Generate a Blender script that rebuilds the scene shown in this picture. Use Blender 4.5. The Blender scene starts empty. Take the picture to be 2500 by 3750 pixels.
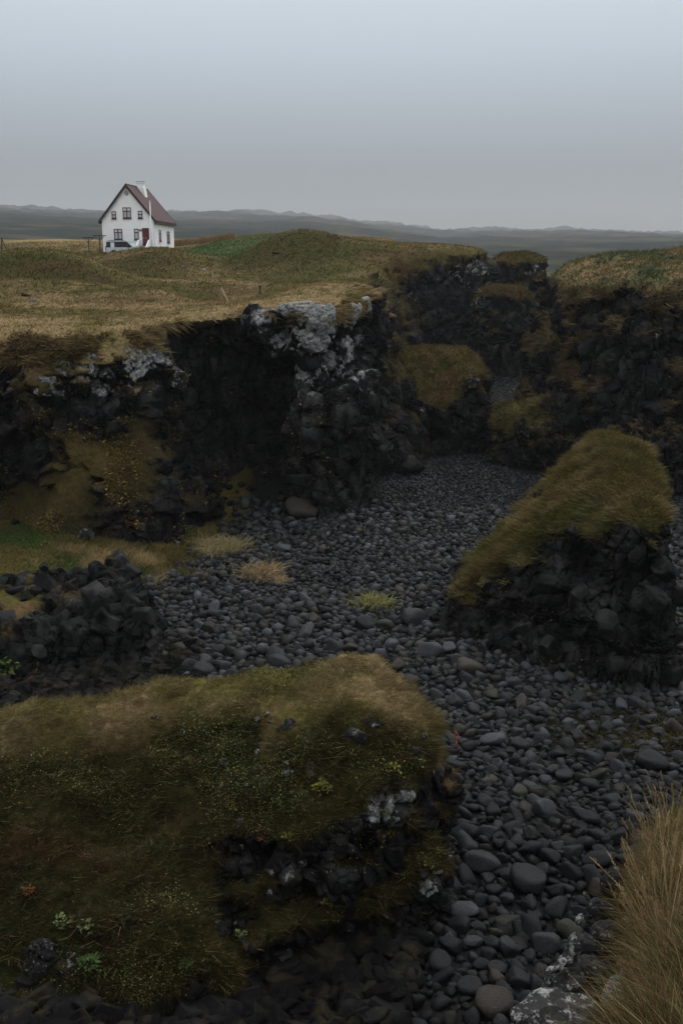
import bpy, bmesh, math, random
import numpy as np
import openvdb as vdb
from mathutils import Vector, Matrix

R = math.radians
rng = np.random.default_rng(7)
random.seed(7)
S = bpy.context.scene
COL = S.collection
f32 = np.float32

# ------------------------------------------------------------------ camera
CAM = np.array([0.0, 0.0, 11.0])
PITCH = R(13.26)
cd = bpy.data.cameras.new('camera')
cd.sensor_fit = 'VERTICAL'
cd.sensor_height = 36.0
cd.lens = 35.0
cd.clip_start = 0.1
cd.clip_end = 9000
cam = bpy.data.objects.new('camera', cd)
COL.objects.link(cam)
cam.location = CAM
cam.rotation_euler = (R(90) - PITCH, 0, 0)
S.camera = cam

# ------------------------------------------------------------------ sky, sun, exposure
SUN_EL, SUN_AZ = R(50), R(28)          # azimuth measured clockwise from +Y
W = bpy.data.worlds.new('World')
S.world = W
W.use_nodes = True
nt = W.node_tree
nt.nodes.clear()
n_out = nt.nodes.new('ShaderNodeOutputWorld')
n_bg = nt.nodes.new('ShaderNodeBackground')
n_sky = nt.nodes.new('ShaderNodeTexSky')
n_sky.sky_type = 'NISHITA'
n_sky.sun_disc = False
n_sky.sun_elevation = SUN_EL
n_sky.sun_rotation = SUN_AZ
n_tc = nt.nodes.new('ShaderNodeTexCoord')
n_sep = nt.nodes.new('ShaderNodeSeparateXYZ')
n_ramp = nt.nodes.new('ShaderNodeValToRGB')      # overcast cloud deck: brighter towards the zenith
cr = n_ramp.color_ramp
cr.elements[0].position = 0.0
cr.elements[0].color = (1.5, 1.58, 1.68, 1)
cr.elements[1].position = 1.0
cr.elements[1].color = (13.5, 13.7, 14.0, 1)
for p, c in ((0.10, (2.4, 2.58, 2.8)), (0.2, (4.9, 5.6, 6.2)), (0.45, (10.6, 10.9, 11.3))):
    e = cr.elements.new(p)
    e.color = (*c, 1)
n_mix = nt.nodes.new('ShaderNodeMix')
n_mix.data_type = 'RGBA'
n_mix.inputs['Factor'].default_value = 0.93
L = nt.links.new
L(n_tc.outputs['Generated'], n_sep.inputs[0])
L(n_sep.outputs['Z'], n_ramp.inputs['Fac'])
L(n_sky.outputs[0], n_mix.inputs['A'])
L(n_ramp.outputs[0], n_mix.inputs['B'])
L(n_mix.outputs['Result'], n_bg.inputs['Color'])
n_bg.inputs['Strength'].default_value = 0.1
L(n_bg.outputs[0], n_out.inputs['Surface'])

sd = bpy.data.lights.new('sun', 'SUN')
sd.energy = 1.3
sd.angle = R(24)
sd.color = (1.0, 0.97, 0.93)
sun = bpy.data.objects.new('sun', sd)
COL.objects.link(sun)
sun.rotation_euler = (R(90) - SUN_EL, 0, R(180) - SUN_AZ)
S.view_settings.view_transform = 'Standard'
S.view_settings.look = 'None'
S.view_settings.exposure = 0.12
S.view_settings.gamma = 1.0
S.cycles.use_denoising = True
S.cycles.denoiser = 'OPENIMAGEDENOISE'
S.cycles.denoising_input_passes = 'RGB_ALBEDO_NORMAL'
S.cycles.denoising_prefilter = 'NONE'
S.cycles.max_bounces = 6
S.cycles.volume_bounces = 2

# ------------------------------------------------------------------ numpy noise
def _h(ix, iy, iz, seed):
    h = (ix.astype(np.uint32) * np.uint32(73856093)) ^ (iy.astype(np.uint32) * np.uint32(19349663)) ^ (iz.astype(np.uint32) * np.uint32(83492791))
    h = h ^ np.uint32((seed * 2654435761) & 0xffffffff)
    h ^= h >> np.uint32(15)
    h *= np.uint32(2246822519)
    h ^= h >> np.uint32(13)
    h *= np.uint32(3266489917)
    h ^= h >> np.uint32(16)
    return h.astype(f32) * f32(1.0 / 4294967296.0)

def vnoise(p, seed=0):
    p = np.asarray(p, f32)
    i = np.floor(p).astype(np.int32)
    f = p - i
    f = f * f * (3 - 2 * f)
    out = 0
    for dx in (0, 1):
        wx = f[:, 0] if dx else 1 - f[:, 0]
        for dy in (0, 1):
            wy = f[:, 1] if dy else 1 - f[:, 1]
            for dz in (0, 1):
                wz = f[:, 2] if dz else 1 - f[:, 2]
                out = out + wx * wy * wz * _h(i[:, 0] + dx, i[:, 1] + dy, i[:, 2] + dz, seed)
    return out * 2 - 1

def fbm(p, octv=4, seed=0, gain=0.5):
    p = np.asarray(p, f32)
    a, s, t = 1.0, 0, 0
    for o in range(octv):
        s = s + a * vnoise(p * f32(2.03 ** o) + f32(o * 17.3), seed + o)
        t += a
        a *= gain
    return s / t

def fbm2(x, y, scale, octv=4, seed=0, gain=0.5):
    sh = np.shape(x)
    p = np.stack([np.ravel(x) / scale, np.ravel(y) / scale, np.zeros(np.size(x))], 1)
    return fbm(p, octv, seed, gain).reshape(sh)

def worley(p, seed=0):
    """nearest cell: F1, F2, vector from its centre, three random numbers of that cell"""
    p = np.asarray(p, f32)
    i = np.floor(p).astype(np.int32)
    n = len(p)
    f1 = np.full(n, 9, f32)
    f2 = np.full(n, 9, f32)
    bv = np.zeros((n, 3), f32)
    bc = np.zeros((n, 3), np.int32)
    for dx in (-1, 0, 1):
        for dy in (-1, 0, 1):
            for dz in (-1, 0, 1):
                c = i + np.array([dx, dy, dz], np.int32)
                q = c.astype(f32)
                q[:, 0] += _h(c[:, 0], c[:, 1], c[:, 2], seed) * f32(.9)
                q[:, 1] += _h(c[:, 0], c[:, 1], c[:, 2], seed + 11) * f32(.9)
                q[:, 2] += _h(c[:, 0], c[:, 1], c[:, 2], seed + 23) * f32(.9)
                v = p - q
                d = np.sqrt((v * v).sum(1))
                m = d < f1
                f2 = np.where(m, f1, np.minimum(f2, d))
                f1 = np.where(m, d, f1)
                bv[m] = v[m]
                bc[m] = c[m]
    r = np.stack([_h(bc[:, 0], bc[:, 1], bc[:, 2], seed + s) for s in (31, 37, 41, 43)], 1)
    return f1, f2, bv, r

def sstep(a, b, x):
    t = np.clip((x - a) / (b - a), 0, 1)
    return t * t * (3 - 2 * t)

def smax(a, b, k):
    h = np.clip(0.5 + 0.5 * (a - b) / k, 0, 1)
    return b + (a - b) * h + k * h * (1 - h)

def smin(a, b, k):
    return -smax(-a, -b, k)

def poly_sd(x, y, P):
    P = np.asarray(P, f32)
    d = np.full(np.shape(x), 1e9, f32)
    ins = np.zeros(np.shape(x), bool)
    n = len(P)
    for k in range(n):
        ax, ay = P[k]
        bx, by = P[(k + 1) % n]
        ex, ey = bx - ax, by - ay
        t = np.clip(((x - ax) * ex + (y - ay) * ey) / (ex * ex + ey * ey), 0, 1)
        d = np.minimum(d, (x - ax - ex * t) ** 2 + (y - ay - ey * t) ** 2)
        if ay != by:
            c = ((ay > y) != (by > y)) & (x < (bx - ax) * (y - ay) / (by - ay) + ax)
            ins ^= c
    d = np.sqrt(d)
    return np.where(ins, -d, d)

def gauss(x, y, cx, cy, sx, sy, a):
    return a * np.exp(-0.5 * (((x - cx) / sx) ** 2 + ((y - cy) / sy) ** 2))

# ------------------------------------------------------------------ the lie of the land
def beach_h(x, y):
    z = np.interp(y, [0, 12, 26, 45, 62, 95, 140], [-.1, -.1, -.25, 0.0, .6, 2.6, 1.0])
    z = z + sstep(-4.5, -13, x) * sstep(27, 34, y) * 1.0 * sstep(60, 50, y)
    z = z + gauss(x, y, -4.5, 50, 2.6, 3.0, 1.9)
    z = z + .12 * fbm2(x, y, 3.0, 3, 5)
    return z

PLAT_Y = [30, 36, 45, 55, 65, 80, 95, 105, 116, 125, 150, 175]
PLAT_Z = [7.6, 8.3, 9.2, 9.7, 10.2, 11.1, 12.1, 12.8, 12.95, 13.7, 16.4, 16.2]

def plateau_h(x, y):
    z = np.interp(y, PLAT_Y, PLAT_Z)
    z = z + gauss(x, y, -20.5, 71, 3.8, 3.6, 2.1) + gauss(x, y, -32, 73, 7, 5, 1.5) + gauss(x, y, -15.5, 61, 3.4, 2.6, .9) + gauss(x, y, -10.5, 56.5, 2.6, 2.2, .75)
    z = z - gauss(x, y, -16, 84, 13, 5, 1.2) - gauss(x, y, -27, 84, 10, 5, .8) - gauss(x, y, -10, 65.5, 5.5, 3.6, 1.25)
    z = z + gauss(x, y, -17.3, 99, 3.9, 4.5, 1.35) + gauss(x, y, -7.6, 59, 1.6, 2.6, -.9) + gauss(x, y, -9.0, 74, 2.6, 2.6, .5)
    z = z + gauss(x, y, -6.5, 130, 9, 12, 1.9) - gauss(x, y, -10.5, 101, 3.6, 8, 1.1)
    z = z + gauss(x, y, -4.6, 104.5, 4.6, 3.6, 2.75) + gauss(x, y, 8, 101, 7, 5, 1.7) - gauss(x, y, -5, 86, 4, 6, .8)
    z = z + gauss(x, y, -.4, 53, 3.2, 6, 1.1) + gauss(x, y, -28, 121, 4, 3, .4) - gauss(x, y, -.6, 63, 2.5, 2.0, .9)
    z = z + (.20 * fbm2(x, y, 4.5, 4, 9) + .40 * fbm2(x, y, 10, 3, 3)) * sstep(112, 104, y) + .15 * fbm2(x, y, 6, 3, 9)
    return z

def far_h(x, y):
    r = np.hypot(x, y)
    s = np.clip(x / np.maximum(y, 1), -1.2, 1.2)
    top = np.interp(s, [-1.2, -.36, -.24, -.10, -.03, .03, .095, .2, .34, 1.2],
                    [.05, .0625, .060, .0605, .058, .051, .0435, .043, .038, .03])
    low = np.interp(s, [-.4, -.1, .1, .3], [16.0, 15.0, 10.6, 10.2])
    rise = np.interp(np.log(np.maximum(r, 1)), np.log([150, 260, 420, 700, 1200, 2200, 3800]), [0, .22, .48, .74, .88, .96, 1.0])
    w_ = sstep(150, 240, r)
    z = low * (1 - w_) + (11 + top * r * rise - (1 - rise) * .8) * w_
    z = z + w_ * (.0075 * r * fbm2(x, y, 150, 6, 21, .58) + .002 * r * fbm2(x, y, 22, 4, 22))
    return z

def ground_h(x, y):
    b = beach_h(x, y)
    w = sstep(150, 166, y + np.where(x > 10, -8, 0))
    return b * (1 - w) + (far_h(x, y) - .4) * w

# ------------------------------------------------------------------ mesh utilities
def tri_normals(V, F):
    a, b, c = V[F[:, 0]], V[F[:, 1]], V[F[:, 2]]
    n = np.cross(b - a, c - a)
    return n

def vert_normals(V, F):
    n = tri_normals(V, F)
    o = np.zeros_like(V)
    for k in range(3):
        for j in range(3):
            o[:, j] += np.bincount(F[:, k], weights=n[:, j], minlength=len(V))
    return (o / np.maximum(np.linalg.norm(o, axis=1, keepdims=True), 1e-9)).astype(f32)

def laplace(V, F, it=1, lam=.5):
    n = len(V)
    for _ in range(it):
        acc = np.zeros_like(V)
        cnt = np.zeros(n)
        for a, b in ((0, 1), (1, 2), (2, 0)):
            for j in range(3):
                acc[:, j] += np.bincount(F[:, a], weights=V[F[:, b], j], minlength=n) + np.bincount(F[:, b], weights=V[F[:, a], j], minlength=n)
            cnt += np.bincount(F[:, a], minlength=n) + np.bincount(F[:, b], minlength=n)
        V = V + lam * (acc / np.maximum(cnt, 1)[:, None] - V)
    return V.astype(f32)

def subdiv(V, F, Lf, iters=6):
    for _ in range(iters):
        E = np.concatenate([F[:, [0, 1]], F[:, [1, 2]], F[:, [2, 0]]])
        E.sort(axis=1)
        key = E[:, 0].astype(np.int64) * len(V) + E[:, 1]
        uk, inv = np.unique(key, return_inverse=True)
        ue = np.stack([uk // len(V), uk % len(V)], 1)
        mid = .5 * (V[ue[:, 0]] + V[ue[:, 1]])
        ln = np.linalg.norm(V[ue[:, 0]] - V[ue[:, 1]], axis=1)
        flag = ln > Lf(mid) * 1.35
        if not flag.any():
            break
        idx = np.full(len(uk), -1, np.int64)
        idx[flag] = len(V) + np.arange(flag.sum())
        V = np.concatenate([V, mid[flag].astype(f32)])
        nF = len(F)
        M = np.stack([idx[inv[:nF]], idx[inv[nF:2 * nF]], idx[inv[2 * nF:]]], 1)
        cnt = (M >= 0).sum(1)
        out = [F[cnt == 0]]
        f, m = F[cnt == 3], M[cnt == 3]
        if len(f):
            out += [np.stack(t, 1) for t in ((f[:, 0], m[:, 0], m[:, 2]), (m[:, 0], f[:, 1], m[:, 1]), (m[:, 2], m[:, 1], f[:, 2]), (m[:, 0], m[:, 1], m[:, 2]))]
        for k in range(3):
            r = [k, (k + 1) % 3, (k + 2) % 3]
            s = (cnt == 1) & (M[:, k] >= 0)
            f, m = F[s][:, r], M[s][:, r]
            if len(f):
                out += [np.stack((f[:, 0], m[:, 0], f[:, 2]), 1), np.stack((m[:, 0], f[:, 1], f[:, 2]), 1)]
            s = (cnt == 2) & (M[:, k] < 0)
            f, m = F[s][:, r], M[s][:, r]
            if len(f):
                out += [np.stack((f[:, 0], f[:, 1], m[:, 1]), 1), np.stack((f[:, 0], m[:, 1], m[:, 2]), 1), np.stack((m[:, 2], m[:, 1], f[:, 2]), 1)]
        F = np.concatenate(out)
    return V, F

def mesh_np(name, V, F, mats, attrs=None, smooth=False, quads=False):
    k = F.shape[1]
    me = bpy.data.meshes.new(name)
    me.vertices.add(len(V))
    me.vertices.foreach_set('co', np.ascontiguousarray(V, f32).ravel())
    me.loops.add(F.size)
    me.loops.foreach_set('vertex_index', np.ascontiguousarray(F, np.int32).ravel())
    me.polygons.add(len(F))
    me.polygons.foreach_set('loop_start', np.arange(0, F.size, k, dtype=np.int32))
    me.polygons.foreach_set('use_smooth', np.full(len(F), smooth, bool))
    for m in (mats if isinstance(mats, (list, tuple)) else [mats]):
        me.materials.append(m)
    for an, (ty, arr) in (attrs or {}).items():
        a = me.attributes.new(an, ty, 'POINT')
        if ty == 'FLOAT':
            a.data.foreach_set('value', np.ascontiguousarray(arr, f32).ravel())
        else:
            c = np.ones((len(arr), 4), f32)
            c[:, :3] = arr
            a.data.foreach_set('color', c.ravel())
    me.update(calc_edges=True)
    return me

def link(name, me, parent=None, loc=None):
    o = bpy.data.objects.new(name, me)
    COL.objects.link(o)
    if parent is not None:
        o.parent = parent
    if loc is not None:
        o.location = loc
    return o

def tag(o, label=None, cat=None, group=None, kind=None):
    if label: o['label'] = label
    if cat: o['category'] = cat
    if group: o['group'] = group
    if kind: o['kind'] = kind
    return o

# ------------------------------------------------------------------ materials
class NT:
    def __init__(s, name):
        s.m = bpy.data.materials.new(name)
        s.m.use_nodes = True
        s.t = s.m.node_tree
        s.b = s.t.nodes['Principled BSDF']
        s.out = s.t.nodes['Material Output']
    def n(s, ty, **kw):
        nd = s.t.nodes.new(ty)
        for k, v in kw.items():
            if k in nd.inputs: nd.inputs[k].default_value = v
            else: setattr(nd, k, v)
        return nd
    def l(s, a, b):
        s.t.links.new(a, b)
    def pos(s):
        return s.n('ShaderNodeNewGeometry').outputs['Position']
    def noise(s, vec, scale, detail=5, rough=.55):
        nd = s.n('ShaderNodeTexNoise', Scale=scale, Detail=detail, Roughness=rough)
        s.l(vec, nd.inputs['Vector'])
        return nd.outputs['Fac']
    def ramp(s, fac, stops, interp='LINEAR'):
        nd = s.n('ShaderNodeValToRGB')
        r = nd.color_ramp
        r.interpolation = interp
        while len(r.elements) < len(stops): r.elements.new(.5)
        for e, (p, c) in zip(r.elements, stops):
            e.position = p
            e.color = (*(c if isinstance(c, (tuple, list)) else (c, c, c)), 1)
        s.l(fac, nd.inputs['Fac'])
        return nd.outputs['Color']
    def mix(s, f, a, b, mode='MIX'):
        nd = s.n('ShaderNodeMix', data_type='RGBA', blend_type=mode)
        for k, v in (('Factor', f), ('A', a), ('B', b)):
            if hasattr(v, 'is_output') or hasattr(v, 'links'): s.l(v, nd.inputs[k])
            else: nd.inputs[k].default_value = (*v, 1) if isinstance(v, (tuple, list)) else v
        return nd.outputs['Result']
    def math(s, op, a, b):
        nd = s.n('ShaderNodeMath', operation=op)
        for i, v in enumerate((a, b)):
            if hasattr(v, 'links'): s.l(v, nd.inputs[i])
            else: nd.inputs[i].default_value = v
        return nd.outputs[0]
    def attr(s, name):
        return s.n('ShaderNodeAttribute', attribute_name=name)
    def bump(s, h, strength, dist, prev=None):
        nd = s.n('ShaderNodeBump', Strength=strength, Distance=dist)
        s.l(h, nd.inputs['Height'])
        if prev is not None: s.l(prev, nd.inputs['Normal'])
        s.l(nd.outputs[0], s.b.inputs['Normal'])
        return nd.outputs[0]

def rock_nodes(m, pos):
    c = m.ramp(m.noise(pos, 1.3, 7, .62), [(.3, (.005, .005, .0053)), (.5, (.0145, .0145, .0147)), (.72, (.050, .0495, .0475))])
    return c

def land_material(name):
    m = NT(name)
    pos = m.pos()
    rock = rock_nodes(m, pos)
    at = m.attr('lichen').outputs['Fac']
    spots = m.ramp(m.math('ADD', m.noise(pos, 1.5, 9, .68), m.math('MULTIPLY', at, .22)), [(.60, 0.0), (.68, 1.0)])
    lich = m.mix(m.math('MULTIPLY', spots, m.math('MINIMUM', m.math('MULTIPLY', at, 3.0), 1.0)), rock,
                 m.ramp(m.noise(pos, 7, 6, .7), [(.32, (.06, .06, .058)), (.5, (.21, .21, .205)), (.68, (.46, .46, .45))]))
    g = m.mix(1.0, m.attr('Col').outputs['Color'], m.ramp(m.noise(pos, 7, 6, .7), [(.25, .45), (.75, 1.45)]), 'MULTIPLY')
    col = m.mix(m.attr('grass').outputs['Fac'], lich, g)
    m.l(col, m.b.inputs['Base Color'])
    m.b.inputs['Roughness'].default_value = .92
    m.b.inputs['Specular IOR Level'].default_value = .04
    b1 = m.bump(m.noise(pos, 5, 8, .65), .6, .12)
    inv = m.math('SUBTRACT', 1.0, m.attr('grass').outputs['Fac'])
    for sc, st in ((1.1, .9), (2.9, .6)):
        mp = m.n('ShaderNodeMapping')
        mp.inputs['Scale'].default_value = (1, 1, .6)
        wn = m.n('ShaderNodeTexNoise', Scale=sc * 1.4, Detail=4.0)
        m.l(pos, wn.inputs['Vector'])
        m.l(m.mix(.16, pos, wn.outputs['Color']), mp.inputs['Vector'])
        vo = m.n('ShaderNodeTexVoronoi', feature='DISTANCE_TO_EDGE', Scale=sc)
        m.l(mp.outputs[0], vo.inputs['Vector'])
        h = m.math('MULTIPLY', m.ramp(vo.outputs['Distance'], [(0, 0.0), (.05, .8), (.16, 1.0)]), inv)
        b1 = m.bump(h, st, .16 / sc, b1)
    return m.m

def simple(name, col, rough=.6, spec=.3, metal=0, var=.15, scale=6, bump=0):
    m = NT(name)
    pos = m.pos()
    c = m.mix(1.0, col, m.ramp(m.noise(pos, scale, 4), [(.3, 1 - var), (.7, 1 + var)]), 'MULTIPLY')
    m.l(c, m.b.inputs['Base Color'])
    m.b.inputs['Roughness'].default_value = rough
    m.b.inputs['Specular IOR Level'].default_value = spec
    m.b.inputs['Metallic'].default_value = metal
    if bump: m.bump(m.noise(pos, scale * 3, 5), .5, bump)
    return m.m

def blade_material(name):
    m = NT(name)
    m.l(m.attr('Col').outputs['Color'], m.b.inputs['Base Color'])
    m.b.inputs['Roughness'].default_value = .8
    m.b.inputs['Specular IOR Level'].default_value = .05
    return m.m

def block_material(name, lich=0.0, moss=0.0, dark=1.0):
    m = NT(name)
    pos = m.pos()
    c = rock_nodes(m, pos)
    if dark != 1.0:
        c = m.mix(1.0, c, (dark, dark, dark), 'MULTIPLY')
    if lich:
        sp = m.ramp(m.noise(pos, 4.5, 8, .7), [(.60 - lich * .22, 0.0), (.63 - lich * .2, 1.0)])
        c = m.mix(sp, c, m.ramp(m.noise(pos, 14, 4), [(.3, (.10, .10, .096)), (.7, (.34, .34, .33))]))
    if moss:
        sp = m.ramp(m.noise(pos, 2.2, 6, .6), [(.52, 0.0), (.6, 1.0)])
        c = m.mix(m.math('MULTIPLY', sp, moss), c, (.05, .04, .018))
    m.l(c, m.b.inputs['Base Color'])
    m.b.inputs['Roughness'].default_value = .85
    m.b.inputs['Specular IOR Level'].default_value = .06
    m.bump(m.noise(pos, 9, 8, .65), .7, .05)
    return m.m

def stone_material(name, tint, k=1.0):
    m = NT(name)
    pos = m.pos()
    oi = m.n('ShaderNodeObjectInfo').outputs['Random']
    at = m.attr('Col').outputs['Color']
    base = m.ramp(m.noise(pos, 1.7, 5), [(.3, tuple(.75 * t * k for t in tint)), (.7, tuple(1.3 * t * k for t in tint))])
    base = m.mix(1.0, base, m.ramp(m.noise(pos, 26, 6, .85), [(.3, .45), (.7, 1.6)]), 'MULTIPLY')
    vor = m.n('ShaderNodeTexVoronoi', Scale=24.0)
    m.l(pos, vor.inputs['Vector'])
    pit = m.ramp(vor.outputs['Distance'], [(.14, .15), (.32, 1.0)])
    base = m.mix(.8, base, m.mix(1.0, base, pit, 'MULTIPLY'))
    base = m.mix(1.0, base, m.ramp(oi, [(0, .7), (1, 1.3)]), 'MULTIPLY')
    if name == 'cobble_mass':
        base = m.mix(1.0, base, at, 'MULTIPLY')
    m.l(base, m.b.inputs['Base Color'])
    m.b.inputs['Roughness'].default_value = .6
    m.b.inputs['Specular IOR Level'].default_value = .12
    b = m.bump(pit, .25, .02)
    m.bump(m.noise(pos, 13, 8, .75), .7, .03, b)
    return m.m

M_LAND = land_material('turf_and_basalt')
M_BLADE = blade_material('grass_blades')
M_LEAF = blade_material('leaves')
M_BLOCK = block_material('basalt')
M_BLOCKL = block_material('basalt_lichen', .6)
M_RUB = block_material('dark_rubble', 0, .3, .4)
M_WHITE = block_material('white_lichen_rock', 1.25)
M_BLOCKM = block_material('basalt_mossy', .15, .8)

# ------------------------------------------------------------------ colour of the turf
STRAW = np.array([.235, .170, .084], f32)
BROWN = np.array([.105, .064, .028], f32)
OLIVE = np.array([.095, .080, .025], f32)
GREEN = np.array([.036, .054, .014], f32)
LAWN = np.array([.050, .084, .024], f32)

def lerp(a, b, t):
    return a + (b - a) * t[:, None]

TURF_GAIN = dict(plateau=.98, stack=1.2, right=1.15, cliff=1.0, mound=1.0, near=.78, bench=1.0)
def turf_col(P, style='plateau'):
    return np.minimum(turf_base(P, style) * TURF_GAIN[style], .5)

def turf_base(P, style):
    n1 = fbm(P / 3.2, 4, 51)
    n2 = fbm(P / 1.1 + 7, 4, 57)
    n3 = fbm(P / 7.0 + 3, 3, 61)
    c = np.repeat(OLIVE[None], len(P), 0)
    if style == 'plateau':
        c = lerp(c, STRAW, sstep(-.15, .5, n1 + .4 * n2))
        c = lerp(c, BROWN, sstep(.0, .5, n3 - .3 * n1) * .45)
        c = lerp(c, GREEN, sstep(.05, .5, -n3 + .5 * n2) * .35)
        x, y = P[:, 0], P[:, 1]
        lawn = sstep(8, 6, np.hypot((x + 11) / 1.25, (y - 117) / 2.4)) * sstep(99, 103, y) * sstep(.6, .1, gauss(x, y, -4.4, 104, 3.0, 4.0, 1.0))
        c = lerp(c, LAWN, lawn * .9)
        c = lerp(c, STRAW * 1.05, sstep(128, 140, y) * sstep(-.4, .3, n1 + .3) * .8)
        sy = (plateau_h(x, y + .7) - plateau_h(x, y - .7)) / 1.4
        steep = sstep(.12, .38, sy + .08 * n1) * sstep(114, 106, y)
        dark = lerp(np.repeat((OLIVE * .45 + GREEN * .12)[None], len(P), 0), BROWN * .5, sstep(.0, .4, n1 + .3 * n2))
        c = lerp(c, dark, steep * .95)  # shade on slopes facing the viewer, painted into the turf colour
        c = lerp(c, STRAW * 1.15, sstep(.10, -.12, sy) * sstep(-.6, .1, n2) * .75 * sstep(112, 104, y))  # flats and far slopes painted lighter, like lit ground
        edge = sstep(8, 1, -poly_sd(x, y, HEAD)) * sstep(62, 56, y)
        c = lerp(c, STRAW * 1.05, edge * sstep(-.5, .3, n2 + .2) * .75)
        low = sstep(-.9, -2.2, P[:, 2] - plateau_h(x, y) + .6 * n2)
        moss = lerp(np.repeat(np.array([[.040, .031, .013]], f32), len(P), 0), np.array([.075, .058, .020], f32), sstep(.0, .5, n1))
        c = lerp(c, moss, low)
    elif style == 'stack':
        c = lerp(c, STRAW * .9, sstep(-.2, .45, n2 + .2 * n1) * .8)
        c = lerp(c, BROWN, sstep(.0, .5, n1) * .7)
        c = lerp(c, GREEN * 1.3, sstep(.1, .5, -n1) * .45)
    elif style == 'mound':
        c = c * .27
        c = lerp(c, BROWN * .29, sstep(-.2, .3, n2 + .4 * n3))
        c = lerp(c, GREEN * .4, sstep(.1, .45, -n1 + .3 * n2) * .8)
        top = sstep(17.0, 18.0, P[:, 1] + .5 * n2 + .4 * n1 + np.where(P[:, 0] > -1.5, .8, 0))
        c = lerp(c, lerp(np.repeat(OLIVE[None] * 1.2, len(P), 0), STRAW * .8, sstep(-.2, .4, n2)), top * .9)
    elif style == 'cliff':
        c = lerp(c * .8, BROWN, sstep(-.2, .3, n2))
        c = lerp(c, STRAW * .7, sstep(.2, .6, n1) * .6)
        c = lerp(c, GREEN, sstep(.2, .5, -n1) * .5)
    elif style == 'right':
        up = sstep(10.2, 11.2, P[:, 2])
        a = lerp(np.array([.074, .056, .027], f32) * np.ones_like(c), STRAW * .65, sstep(-.1, .5, n2) * .6)
        b = lerp(STRAW * .8 * np.ones_like(c), np.array([.062, .075, .034], f32), sstep(-.15, .3, n1 + .5 * n2))
        c = lerp(a, STRAW, np.zeros(len(P)))
        c = a + (b - a) * up[:, None]
        spur = sstep(7.2, 6.0, P[:, 2]) * sstep(11.8, 10.5, P[:, 0])
        c = lerp(c, OLIVE * .9, spur * .8)
    elif style == 'near':
        c = lerp(BROWN * np.ones_like(c), STRAW * .8, sstep(-.1, .4, n2))
        g = sstep(.25, .9, -poly_sd(P[:, 0], P[:, 1], NEAR) + .5 * n1) * sstep(4.2, 6.0, P[:, 1])
        c = lerp(c, GREEN * 2.0, np.maximum(g * .9, sstep(.0, .45, n1) * .7))
    elif style == 'bench':
        c = lerp(c * .8, GREEN, sstep(-.1, .4, n1))
        c = lerp(c, BROWN * 1.2, sstep(.1, .5, n2) * .8)
        c = lerp(c, STRAW * 1.2, sstep(4.5, 1.5, np.hypot((P[:, 0] + 6.2) / 1.5, P[:, 1] - 36.5)) * sstep(-.3, .3, n2))
    return c.astype(f32)

# ------------------------------------------------------------------ landmass builder
def camdist(P):
    return np.linalg.norm(P - CAM.astype(f32), axis=1)

LANDS = {}

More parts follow.
